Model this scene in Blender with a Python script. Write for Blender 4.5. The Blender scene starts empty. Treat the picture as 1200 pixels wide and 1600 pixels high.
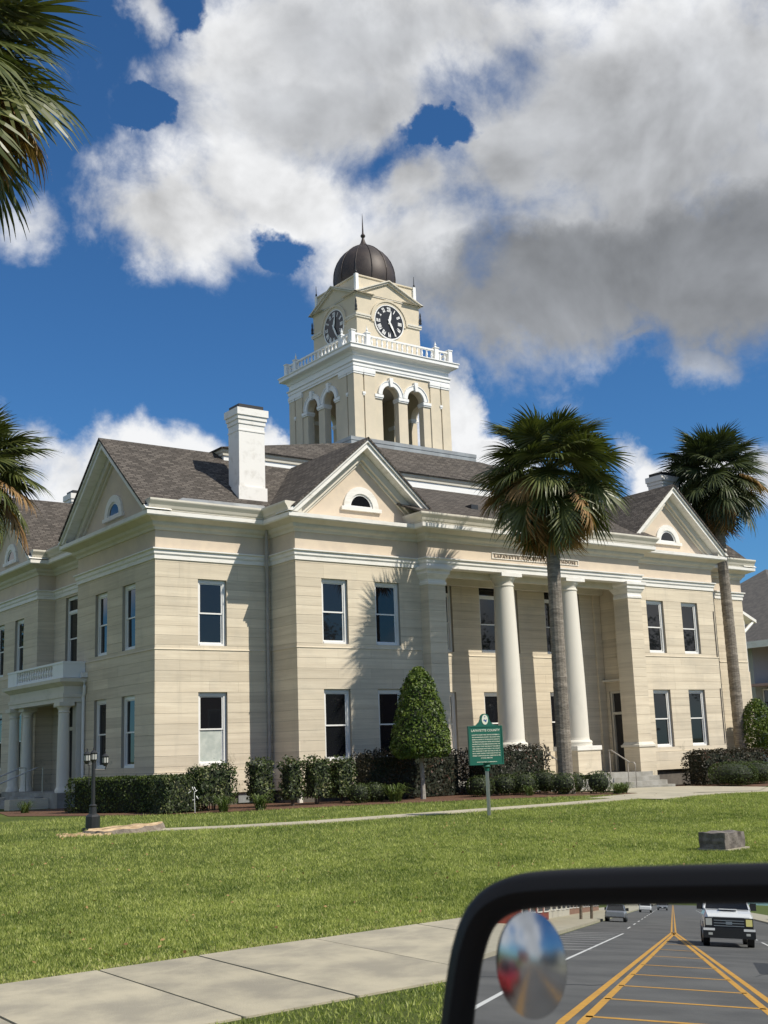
import bpy, math, random
import numpy as np
from mathutils import Vector, Matrix
C = bpy.context.scene.collection
PI = math.pi
R = math.radians
rnd = random.Random(7)
rng = np.random.default_rng(11)

# ------------------------------------------------------------------ camera, world, sun
YAW, PIT, ROL, FPX = 0.63445166, 0.20082306, -0.03611459, 1829.8
_ca, _sa, _cp, _sp = math.cos(YAW), math.sin(YAW), math.cos(PIT), math.sin(PIT)
FWD = Vector((_sa*_cp, _ca*_cp, _sp)); RT = Vector((_ca, -_sa, 0)); UP = RT.cross(FWD)
RT2 = math.cos(ROL)*RT + math.sin(ROL)*UP
UP2 = -math.sin(ROL)*RT + math.cos(ROL)*UP
CAM = Vector((0, 0, 1.7))
cd = bpy.data.cameras.new('camera'); cam = bpy.data.objects.new('camera', cd); C.objects.link(cam)
m = Matrix((RT2, UP2, -FWD)).transposed().to_4x4(); m.translation = CAM; cam.matrix_world = m
cd.sensor_fit = 'VERTICAL'; cd.sensor_height = 36; cd.sensor_width = 27; cd.lens = FPX/1600*36
cd.clip_start = 0.05; cd.clip_end = 6000
cd.dof.use_dof = True; cd.dof.focus_distance = 42; cd.dof.aperture_fstop = 18
sc = bpy.context.scene
sc.camera = cam
sc.render.resolution_x = 768; sc.render.resolution_y = 1024
sc.view_settings.view_transform = 'Standard'; sc.view_settings.look = 'None'
sc.view_settings.exposure = 0; sc.view_settings.gamma = 1

SUN = Vector((0.50, -1.0, 1.22)).normalized()
sun_el = math.asin(SUN.z); sun_az = math.atan2(SUN.x, SUN.y)
sd = bpy.data.lights.new('sun', 'SUN'); sd.energy = 5.0; sd.angle = R(0.53); sd.color = (1, .935, .82)
so = bpy.data.objects.new('sun', sd); C.objects.link(so)
so.rotation_euler = SUN.to_track_quat('Z', 'Y').to_euler(); so.location = (0, 0, 60)


def rayw(px, py):
    return RT2*((px-600)/FPX) - UP2*((py-800)/FPX) + FWD


def azel(px, py):
    d = rayw(px, py).normalized()
    return math.atan2(d.x, d.y), math.asin(d.z)


class N:
    """tiny node expression helper"""
    nt = None

    def __init__(s, sock): s.s = sock

    @staticmethod
    def math(op, a, b=None, c=None, clamp=False):
        n = N.nt.nodes.new('ShaderNodeMath'); n.operation = op; n.use_clamp = clamp
        for i, v in enumerate((a, b, c)):
            if v is None: continue
            if isinstance(v, N): N.nt.links.new(v.s, n.inputs[i])
            else: n.inputs[i].default_value = v
        return N(n.outputs[0])
    def __add__(s, o): return N.math('ADD', s, o)
    def __radd__(s, o): return N.math('ADD', s, o)
    def __sub__(s, o): return N.math('SUBTRACT', s, o)
    def __rsub__(s, o): return N.math('SUBTRACT', o, s)
    def __mul__(s, o): return N.math('MULTIPLY', s, o)
    def __rmul__(s, o): return N.math('MULTIPLY', s, o)
    def __truediv__(s, o): return N.math('DIVIDE', s, o)
    def max(s, o): return N.math('MAXIMUM', s, o)
    def min(s, o): return N.math('MINIMUM', s, o)
    def sq(s): return N.math('MULTIPLY', s, s)


def ramp01(x, a, b):
    n = N.nt.nodes.new('ShaderNodeMapRange'); n.interpolation_type = 'SMOOTHSTEP'
    N.nt.links.new(x.s, n.inputs['Value']); n.inputs['From Min'].default_value = a; n.inputs['From Max'].default_value = b
    return N(n.outputs['Result'])


def noise(vec, scale, detail=4, rough=.5, dist=0., off=None, sc3=None):
    nt = N.nt
    if off is not None or sc3 is not None:
        mp = nt.nodes.new('ShaderNodeMapping')
        if vec is not None: nt.links.new(vec, mp.inputs['Vector'])
        if off is not None: mp.inputs['Location'].default_value = off
        if sc3 is not None: mp.inputs['Scale'].default_value = sc3
        vec = mp.outputs[0]
    n = nt.nodes.new('ShaderNodeTexNoise'); n.inputs['Scale'].default_value = scale
    n.inputs['Detail'].default_value = detail; n.inputs['Roughness'].default_value = rough
    n.inputs['Distortion'].default_value = dist
    if vec is not None: nt.links.new(vec, n.inputs['Vector'])
    return N(n.outputs['Fac'])


def mixc(f, a, b, mode='MIX'):
    nt = N.nt
    n = nt.nodes.new('ShaderNodeMix'); n.data_type = 'RGBA'; n.blend_type = mode
    if isinstance(f, N): nt.links.new(f.s, n.inputs[0])
    else: n.inputs[0].default_value = f
    for i, v in ((6, a), (7, b)):
        if isinstance(v, N): nt.links.new(v.s, n.inputs[i])
        else: n.inputs[i].default_value = (*v, 1) if len(v) == 3 else v
    return N(n.outputs[2])


def build_world():
    w = bpy.data.worlds.new('World'); sc.world = w; w.use_nodes = True
    nt = w.node_tree; nt.nodes.clear(); N.nt = nt
    out = nt.nodes.new('ShaderNodeOutputWorld')
    sky = nt.nodes.new('ShaderNodeTexSky'); sky.sky_type = 'NISHITA'; sky.sun_disc = False
    sky.sun_elevation = sun_el; sky.sun_rotation = sun_az
    sky.altitude = 0; sky.air_density = 1.0; sky.dust_density = .15; sky.ozone_density = 3.0
    tc = nt.nodes.new('ShaderNodeTexCoord'); dirv = tc.outputs['Generated']
    sep = nt.nodes.new('ShaderNodeSeparateXYZ'); nt.links.new(dirv, sep.inputs[0])
    x, y, z = N(sep.outputs[0]), N(sep.outputs[1]), N(sep.outputs[2])
    n1 = noise(dirv, 5.5, 9, .56, .25)
    n1b = noise(dirv, 5.5, 5, .56, .25, off=(.012, -.012, .03))
    w1 = noise(dirv, 3.2, 5, .6, 0, off=(3, 1, 7)); w2 = noise(dirv, 3.2, 5, .6, 0, off=(9, 4, 2))
    w3 = noise(dirv, 13, 6, .62, 0, off=(6, 1, 3)); w4 = noise(dirv, 13, 6, .62, 0, off=(2, 4, 8))
    az = N.math('ARCTAN2', x, y) + (w1-.5)*.10 + (w3-.5)*.085
    el = N.math('ARCSINE', z) + (w2-.5)*.08 + (w4-.5)*.075

    def blob(px, py, rx, ry, rot=0., s=1.):
        a0, e0 = azel(px, py)
        ce = math.cos(e0)
        dx = (az-a0)*ce; dy = (el-e0)
        rot -= 2.; c_, s_ = math.cos(R(rot)), math.sin(R(rot))
        u = (dx*c_ - dy*s_)/(rx/FPX); v = (dx*s_ + dy*c_)/(ry/FPX)
        d = N.math('SQRT', u.sq()+v.sq())
        return (1.-d)*s
    def union(bs):
        r = bs[0]
        for b in bs[1:]:
            n = N.math('SMOOTH_MAX', r, b, .35); r = n
        return r
    clouds = [(455, 125, 245, 140, 0), (640, 40, 330, 150, 0), (980, 150, 350, 240, 0), (1000, 395, 440, 165, 0), (280, 345, 160, 120, 8),
              (450, 310, 220, 125, 0), (620, 390, 190, 130, 0), (1190, 300, 190, 270, 0), (850, 485, 260, 70, 2), (770, 240, 130, 130, 0), (620, 290, 120, 80, 0), (600, 170, 100, 90, 0), (1080, 455, 350, 118, 3)]
    low = [(40, 745, 95, 95, 0), (150, 740, 90, 78, 0), (235, 728, 78, 72, 0), (310, 745, 70, 78, 0), (705, 650, 46, 100, 0), (760, 712, 60, 38, 0), (1015, 755, 62, 58, 0),
           (1090, 740, 80, 60, 0), (1170, 745, 90, 70, 0), (1280, 740, 120, 90, 0), (610, 770, 90, 50, 0), (452, 690, 36, 52, 0), (-60, 720, 110, 90, 0)]
    wisp = [(1085, 562, 85, 52, 8), (980, 548, 110, 24, 0), (35, 345, 75, 60, -20), (200, 30, 40, 50, 0)]
    holes = [(676, 212, 54, 26, 12), (438, 396, 46, 32, 35), (262, 14, 46, 44, 0), (215, 185, 46, 30, 25)]
    D = union([blob(*b) for b in clouds]).min(.8)
    D = D.max(union([blob(*b) for b in low]).min(.6))
    H = union([blob(*b) for b in holes])
    D = D - H.max(-.1)*1.0 - .1
    wsp = union([blob(*b) for b in wisp])
    # outside the frame the same sort of scattered cumulus goes on
    dot = x*FWD.x + y*FWD.y + z*FWD.z
    msk = ramp01(dot, .90, .80)
    gen = (noise(dirv, 2.3, 3, .5, .3, sc3=(1, 1, 1.7), off=(5, 5, 1)) - .5)*3.8 + .10
    gen = gen.min(.8)
    D = D*(1.-msk) + gen*msk
    nf = noise(dirv, 19, 7, .62, .3, off=(1, 8, 3))
    Dn = D + (n1-.5)*1.75 + (nf-.5)*.8
    alpha = ramp01(Dn, -.02, .60)
    alpha = alpha.max(ramp01(wsp + (n1-.5)*1.6 + (nf-.5)*1.2, .05, .95)*.8*(1.-msk))
    hor = ramp01(z, -.01, .05)
    alpha = alpha*hor
    # grey undersides
    gn = (noise(dirv, 4.0, 5, .5, off=(2, 2, 2))-.5)
    g1 = union([blob(*b) for b in [(980, 470, 430, 125, 2), (1180, 420, 280, 160, 0), (780, 440, 210, 85, -8)]])
    g2 = union([blob(*b) for b in [(1000, 270, 420, 290, 0)]])
    g3 = union([blob(500, 160, 270, 75), blob(560, 60, 200, 60)])
    grey = (ramp01(g1 + gn*.6, -.35, .5)*.95).max(ramp01(g2 + gn*.9, -.15, .7)*.52).max(ramp01(g3 + gn*.8, -.2, .8)*.45)
    gengrey = ramp01(gen + (noise(dirv, 5.0, 4, .5, off=(2, 7, 2))-.5)*1.2, .3, 1.4)*.75
    grey = grey*(1.-msk) + gengrey*msk
    relief = (n1-n1b)*2.6*(1.-grey*.75)
    thick = ramp01(Dn, .15, 1.1)
    br = .86 + relief*.75 - grey*.62 - thick*.17*(1.-grey)
    lowb = ramp01(z, .40, .15)
    br = (br + lowb*.12).max(.20).min(.93)
    col = nt.nodes.new('ShaderNodeCombineColor')
    nt.links.new((br*(.99-.045*grey)).s, col.inputs[0]); nt.links.new((br*(.998-.005*grey)).s, col.inputs[1]); nt.links.new((br*(1.01+.06*grey)).s, col.inputs[2])
    b1 = nt.nodes.new('ShaderNodeBackground')
    skc = mixc(1., N(sky.outputs[0]), (.50, .96, 1.36), 'MULTIPLY')
    nt.links.new(skc.s, b1.inputs[0]); b1.inputs[1].default_value = .075
    b2 = nt.nodes.new('ShaderNodeBackground'); nt.links.new(col.outputs[0], b2.inputs[0]); b2.inputs[1].default_value = 1.0
    mx = nt.nodes.new('ShaderNodeMixShader')
    nt.links.new(alpha.s, mx.inputs[0]); nt.links.new(b1.outputs[0], mx.inputs[1]); nt.links.new(b2.outputs[0], mx.inputs[2])
    nt.links.new(mx.outputs[0], out.inputs[0])


build_world()

# ------------------------------------------------------------------ materials
MATS = {}


def mat(name, col, rough=.8, col2=None, nscale=3., tone=0., bump=0., bscale=20., metal=0., spec=.5, sc3=None, detail=5, ns2=None, trans=0., lo=.35, hi=.65, coat=0.):
    m = bpy.data.materials.new(name); m.use_nodes = True; nt = m.node_tree; N.nt = nt
    p = nt.nodes['Principled BSDF']; p.inputs['Roughness'].default_value = rough; p.inputs['Metallic'].default_value = metal
    p.inputs['Specular IOR Level'].default_value = spec; p.inputs['Coat Weight'].default_value = coat
    tc = nt.nodes.new('ShaderNodeTexCoord'); v = tc.outputs['Object']
    c = None
    if col2 is not None:
        f = ramp01(noise(v, nscale, detail, .6, .2, sc3=sc3), lo, hi)
        c = mixc(f, col, col2)
    else:
        f = noise(v, nscale, 3, .5)
        c = mixc(f, tuple(x*.94 for x in col), tuple(min(1, x*1.05) for x in col))
    if tone:
        at = nt.nodes.new('ShaderNodeAttribute'); at.attribute_name = 'tone'
        f = N(at.outputs['Fac'])
        k = (f-.5)*(2*tone) + 1.
        cb = nt.nodes.new('ShaderNodeCombineColor')
        for i in range(3): nt.links.new(k.s, cb.inputs[i])
        c = mixc(1., c, N(cb.outputs[0]), 'MULTIPLY')
    nt.links.new(c.s, p.inputs['Base Color'])
    if bump:
        b = nt.nodes.new('ShaderNodeBump'); b.inputs['Strength'].default_value = bump; b.inputs['Distance'].default_value = .02
        nt.links.new(noise(v, bscale, 6, .6, sc3=ns2).s, b.inputs['Height']); nt.links.new(b.outputs[0], p.inputs['Normal'])
    MATS[name] = m
    return m


def mat_stone():
    m = bpy.data.materials.new('cast_stone'); m.use_nodes = True; nt = m.node_tree; N.nt = nt
    p = nt.nodes['Principled BSDF']; p.inputs['Roughness'].default_value = .85; p.inputs['Specular IOR Level'].default_value = .25
    g = nt.nodes.new('ShaderNodeNewGeometry'); v = g.outputs['Position']
    at = nt.nodes.new('ShaderNodeAttribute'); at.attribute_name = 'tone'; t = N(at.outputs['Fac'])
    streak = noise(v, 1.0, 5, .62, .06, sc3=(.30, .30, 7.5))
    c = mixc(ramp01(streak, .22, .78), (.585, .505, .39), (.72, .635, .50))
    blot = noise(v, .8, 5, .6, .3)
    c = mixc(ramp01(blot, .45, .75)*.35, c, (.45, .41, .34))
    fine = noise(v, 1.0, 3, .7, .1, sc3=(.5, .5, 24))
    c = mixc(ramp01(fine, .54, .72)*.30, c, (.40, .345, .265))
    pale = noise(v, 1.0, 3, .7, .1, sc3=(.9, .9, 17), off=(7, 3, 5))
    c = mixc(ramp01(pale, .56, .70)*.45, c, (.76, .69, .545))
    k = (t-.5)*.20 + 1.
    cb = nt.nodes.new('ShaderNodeCombineColor')
    nt.links.new(k.s, cb.inputs[0]); nt.links.new(k.s, cb.inputs[1]); nt.links.new((k*.985).s, cb.inputs[2])
    c = mixc(1., c, N(cb.outputs[0]), 'MULTIPLY')
    # grey-green algae stains low on the walls
    sep = nt.nodes.new('ShaderNodeSeparateXYZ'); nt.links.new(v, sep.inputs[0]); z = N(sep.outputs[2])
    st = ramp01(noise(v, 1.3, 6, .7, .5, off=(3, 1, 1)) + ramp01(z, 3.4, .8)*.10, .66, .80)
    c = mixc(st*.55, c, (.20, .185, .12))
    # drip streaks
    dr = ramp01(noise(v, 1.0, 4, .6, .1, sc3=(3.2, 3.2, .25)), .56, .78)
    c = mixc(dr*.22, c, (.38, .34, .27))
    nt.links.new(c.s, p.inputs['Base Color'])
    b = nt.nodes.new('ShaderNodeBump'); b.inputs['Strength'].default_value = .25; b.inputs['Distance'].default_value = .01
    nt.links.new((noise(v, 1., 4, .6, sc3=(1.5, 1.5, 22)) + noise(v, 40, 3, .6)*.5).s, b.inputs['Height']); nt.links.new(b.outputs[0], p.inputs['Normal'])
    MATS['stone'] = m


def mat_shingle():
    m = bpy.data.materials.new('asphalt_shingle'); m.use_nodes = True; nt = m.node_tree; N.nt = nt
    p = nt.nodes['Principled BSDF']; p.inputs['Roughness'].default_value = .95; p.inputs['Specular IOR Level'].default_value = .15
    uv = nt.nodes.new('ShaderNodeAttribute'); uv.attribute_name = 'suv'
    def br(sx):
        b = nt.nodes.new('ShaderNodeTexBrick'); nt.links.new(uv.outputs['Vector'], b.inputs['Vector'])
        b.inputs['Scale'].default_value = 1; b.inputs['Brick Width'].default_value = sx; b.inputs['Row Height'].default_value = .125
        b.inputs['Mortar Size'].default_value = .018; b.inputs['Mortar Smooth'].default_value = .3; b.offset = .37; b.offset_frequency = 2
        return b
    b = br(.26)
    b.inputs['Color1'].default_value = (.052, .049, .046, 1); b.inputs['Color2'].default_value = (.165, .150, .135, 1); b.inputs['Mortar'].default_value = (.032, .028, .026, 1)  # dark mortar colour paints the shadow line under each shingle row
    g = nt.nodes.new('ShaderNodeNewGeometry'); v = g.outputs['Position']
    f = ramp01(noise(v, .7, 4, .6), .3, .7)
    c = mixc(f*.20, N(b.outputs['Color']), (.115, .100, .085))
    c = mixc(ramp01(noise(v, 60, 2, .6), .35, .7)*.35, c, (.19, .17, .15))
    c = mixc(1., c, (.86, .84, .82), 'MULTIPLY')
    nt.links.new(c.s, p.inputs['Base Color'])
    bp = nt.nodes.new('ShaderNodeBump'); bp.inputs['Strength'].default_value = .8; bp.inputs['Distance'].default_value = .012
    nt.links.new((1.-N(b.outputs['Fac'])).s, bp.inputs['Height']); nt.links.new(bp.outputs[0], p.inputs['Normal'])
    MATS['shingle'] = m


def mat_leaf(name, a, b, rough=.45, back=.0, spec=.5, hi=None, c3=None):
    m = bpy.data.materials.new(name); m.use_nodes = True; nt = m.node_tree; N.nt = nt
    p = nt.nodes['Principled BSDF']; p.inputs['Roughness'].default_value = rough; p.inputs['Specular IOR Level'].default_value = spec
    at = nt.nodes.new('ShaderNodeAttribute'); at.attribute_name = 'tone'; t = N(at.outputs['Fac'])
    c = mixc(t, a, b)
    if c3 is not None: c = mixc(ramp01(t, .82, .98), c, c3)
    nt.links.new(c.s, p.inputs['Base Color'])
    if back:
        o = nt.nodes['Material Output']; tr = nt.nodes.new('ShaderNodeBsdfTranslucent')
        nt.links.new(mixc(1., c, (1.1, 1.25, .6), 'MULTIPLY').s, tr.inputs['Color'])
        mx = nt.nodes.new('ShaderNodeMixShader'); mx.inputs[0].default_value = back
        nt.links.new(p.outputs[0], mx.inputs[1]); nt.links.new(tr.outputs[0], mx.inputs[2]); nt.links.new(mx.outputs[0], o.inputs['Surface'])
    MATS[name] = m


def mat_lawn():
    m = bpy.data.materials.new('lawn_soil'); m.use_nodes = True; nt = m.node_tree; N.nt = nt
    p = nt.nodes['Principled BSDF']; p.inputs['Roughness'].default_value = .9; p.inputs['Specular IOR Level'].default_value = .1
    g = nt.nodes.new('ShaderNodeNewGeometry'); v = g.outputs['Position']
    c = mixc(ramp01(noise(v, .35, 5, .6), .35, .65), (.085, .115, .030), (.125, .150, .045))
    c = mixc(ramp01(noise(v, 6, 5, .7), .4, .75)*.6, c, (.070, .105, .024))
    c = mixc(ramp01(noise(v, 2.2, 6, .7, off=(4, 4, 0)), .60, .75)*.5, c, (.24, .22, .095))
    nt.links.new(c.s, p.inputs['Base Color'])
    b = nt.nodes.new('ShaderNodeBump'); b.inputs['Strength'].default_value = .9; b.inputs['Distance'].default_value = .04
    nt.links.new(noise(v, 25, 6, .75).s, b.inputs['Height']); nt.links.new(b.outputs[0], p.inputs['Normal'])
    MATS['lawn'] = m


mat_stone(); mat_shingle(); mat_lawn()
mat('mortar', (.36, .32, .26), .95)
mat('stucco', (.66, .555, .43), .9, (.60, .505, .40), 2, bump=.1, bscale=50)
mat('tower_stucco', (.66, .575, .435), .85, (.60, .53, .405), 1.6, bump=.08, bscale=50)
mat('trim', (.80, .78, .73), .6, (.60, .57, .50), 3.5, lo=.45, hi=.85, sc3=(.6, .6, 3), bump=.08, bscale=30)
mat('cream', (.66, .62, .53), .7, (.56, .525, .44), 2.0, lo=.45, hi=.8, tone=.05)
mat('vinyl', (.80, .79, .76), .35)
mat('chimney_paint', (.78, .76, .72), .75, (.55, .52, .47), 3, lo=.5, hi=.85, bump=.15, bscale=25)
mat('metal_flash', (.36, .38, .38), .45, (.28, .29, .29), 2, metal=.3)
mat('column_paint', (.70, .665, .58), .65, (.56, .54, .48), 1.5, lo=.5, hi=.9, sc3=(1, 1, .4))
mat('dome_metal', (.038, .030, .028), .55, (.060, .046, .040), 2, metal=.2, bump=.05)
mat('dark_iron', (.022, .024, .026), .45)
mat('black', (.012, .012, .013), .5)
mat('clock_black', (.010, .010, .012), .35)
mat('white_paint', (.82, .82, .80), .5)
mat('foundation', (.10, .088, .078), .9, (.15, .13, .11), 3)
mat('concrete', (.43, .388, .285), .9, (.275, .252, .196), 1.3, tone=.10, bump=.25, bscale=60, detail=8)
mat('concrete_pale', (.44, .40, .30), .9, (.36, .33, .25), 1.2, bump=.2, bscale=60)
mat('step_stone', (.36, .35, .32), .9, (.26, .25, .22), 2)
mat('asphalt', (.085, .084, .082), .9, (.125, .123, .118), .35, bump=.4, bscale=90)
mat('tar', (.030, .030, .031), .7)  # near-black coat for road seams and the painted cable shadows
mat('yellow_paint', (.62, .32, .035), .7, (.50, .26, .04), 6)
mat('road_white', (.62, .62, .60), .7)
mat('mulch', (.085, .042, .024), .95, (.15, .075, .04), 12, bump=.8, bscale=45)
mat('steel', (.48, .48, .46), .35, metal=.9)
mat('sign_green', (.010, .115, .080), .45)
mat('sign_cream', (.72, .74, .62), .5)
mat('seal_blue', (.06, .12, .30), .5)
mat('wood_cut', (.66, .50, .30), .85, (.42, .28, .15), 8, sc3=(1, 1, 1), bump=.4, bscale=30)
mat('bark', (.16, .13, .10), .95, (.26, .22, .18), 9, bump=.8, bscale=30)
mat('pale_bark', (.34, .32, .28), .9, (.24, .22, .19), 9, bump=.5, bscale=30)
mat('palm_bark', (.155, .135, .11), .95, (.27, .24, .20), 5, sc3=(1, 1, 4), tone=.25, bump=.9, bscale=18, ns2=(1, 1, 3))
mat('stem', (.11, .085, .06), .9, (.17, .14, .11), 8)
mat('rock', (.095, .082, .074), .9, (.20, .178, .16), 7, bump=.9, bscale=14, detail=8)
mat('interior', (.035, .033, .032), .9)
mat('blind', (.40, .44, .40), .8, (.52, .55, .50), 3)
mat('lead_roof', (.19, .19, .19), .6)
mat('copper_pipe', (.40, .37, .33), .55, (.33, .30, .27), 4)
mat('rubber', (.015, .015, .016), .55)
mat('mirror_plastic', (.006, .006, .0065), .5, spec=.25, bump=.05, bscale=400)
mat('brick_red', (.26, .055, .035), .85, (.20, .045, .03), 2)
mat('brick_brown', (.22, .12, .08), .85, (.28, .16, .11), 2)
mat('pale_wall', (.50, .47, .40), .85)
mat('car_white', (.72, .73, .74), .3, coat=.6)
mat('car_silver', (.30, .31, .33), .3, metal=.5, coat=.5)
mat('car_red', (.35, .012, .015), .3, coat=.6)
mat('car_blue', (.02, .035, .10), .3, coat=.6)
mat('lamp_amber', (.75, .68, .25), .3)
mat('grey_roof', (.085, .08, .075), .95, (.12, .11, .10), 3)
mat('pink_trim', (.42, .27, .24), .8)
mat('grey_blue_wall', (.40, .40, .38), .8)
mat_leaf('palm_leaf', (.040, .060, .016), (.165, .175, .050), .42, .14, .45)
mat_leaf('palm_leaf_far', (.028, .042, .018), (.105, .125, .045), .45, .12, .4)
mat_leaf('palm_dry', (.17, .095, .038), (.46, .29, .13), .7, .18, .3)
mat_leaf('topiary_leaf', (.030, .065, .008), (.15, .20, .028), .5, .15, .3)
mat_leaf('hedge_leaf', (.020, .038, .008), (.095, .130, .026), .5, .1, .3)
mat_leaf('shrub_leaf', (.020, .040, .012), (.115, .140, .042), .5, .14, .35, c3=(.28, .27, .14))
mat_leaf('purple_leaf', (.015, .015, .008), (.060, .050, .026), .5, .08, .35, c3=(.12, .06, .045))
mat_leaf('box_leaf', (.026, .042, .010), (.085, .115, .026), .5, .1, .35)
mat_leaf('strap_leaf', (.05, .085, .018), (.14, .19, .045), .45, .15, .4)
mat_leaf('grass_blade', (.075, .130, .016), (.60, .63, .20), .5, .38, .3, c3=(.46, .42, .20))
mat_leaf('tree_leaf', (.018, .038, .010), (.060, .095, .022), .5, .15, .4)
mat_leaf('inner_leaf', (.010, .016, .006), (.016, .024, .008), .8)  # near-black green that paints the shade inside clipped plants


def glass(name, col, rough, spec=.5):
    m = bpy.data.materials.new(name); m.use_nodes = True; nt = m.node_tree; N.nt = nt
    p = nt.nodes['Principled BSDF']; p.inputs['Base Color'].default_value = (*col, 1); p.inputs['Roughness'].default_value = rough
    p.inputs['Specular IOR Level'].default_value = spec; p.inputs['IOR'].default_value = 1.5
    b = nt.nodes.new('ShaderNodeBump'); b.inputs['Strength'].default_value = .03; b.inputs['Distance'].default_value = .01
    tc = nt.nodes.new('ShaderNodeTexCoord')
    nt.links.new(noise(tc.outputs['Object'], 1.5, 2, .5).s, b.inputs['Height']); nt.links.new(b.outputs[0], p.inputs['Normal'])
    MATS[name] = m


glass('pane', (.010, .011, .013), .02, .5)
glass('windshield', (.008, .009, .011), .05, .4)
glass('lamp_glass', (.42, .43, .41), .1)
_m = bpy.data.materials.new('mirror_glass'); _m.use_nodes = True
_p = _m.node_tree.nodes['Principled BSDF']; _p.inputs['Base Color'].default_value = (.80, .82, .82, 1); _p.inputs['Metallic'].default_value = 1; _p.inputs['Roughness'].default_value = 0
MATS['mirror_glass'] = _m
_m = bpy.data.materials.new('spot_mirror_glass'); _m.use_nodes = True
_p = _m.node_tree.nodes['Principled BSDF']; _p.inputs['Base Color'].default_value = (.50, .52, .54, 1); _p.inputs['Metallic'].default_value = 1; _p.inputs['Roughness'].default_value = .16
MATS['spot_mirror_glass'] = _m

# ------------------------------------------------------------------ mesh helpers


class Frame:
    def __init__(s, ox, oy, ang=0., oz=0.):
        s.o = (ox, oy, oz); s.c = math.cos(R(ang)); s.s = math.sin(R(ang)); s.ang = R(ang)

    def __call__(s, p):
        u, d, z = p
        return (s.o[0]+s.c*u-s.s*d, s.o[1]+s.s*u+s.c*d, z+s.o[2])


ID = Frame(0, 0)


def empty(name, loc, rz=0.):
    o = bpy.data.objects.new(name, None); C.objects.link(o); o.location = loc; o.rotation_euler = (0, 0, rz); o.empty_display_size = .3
    return o


def tag(o, label=None, cat=None, group=None, kind=None):
    if label: o['label'] = label
    if cat: o['category'] = cat
    if group: o['group'] = group
    if kind: o['kind'] = kind
    return o


def link(name, me, m, parent=None, smooth=False):
    o = bpy.data.objects.new(name, me); C.objects.link(o)
    if m is not None and not me.materials: me.materials.append(MATS[m] if isinstance(m, str) else m)
    if parent is not None: o.parent = parent
    if smooth: me.shade_smooth() if hasattr(me, 'shade_smooth') else None
    return o


def origin_of(p):
    v = Vector((0, 0, 0))
    while p is not None: v += p.location; p = p.parent
    return v


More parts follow.
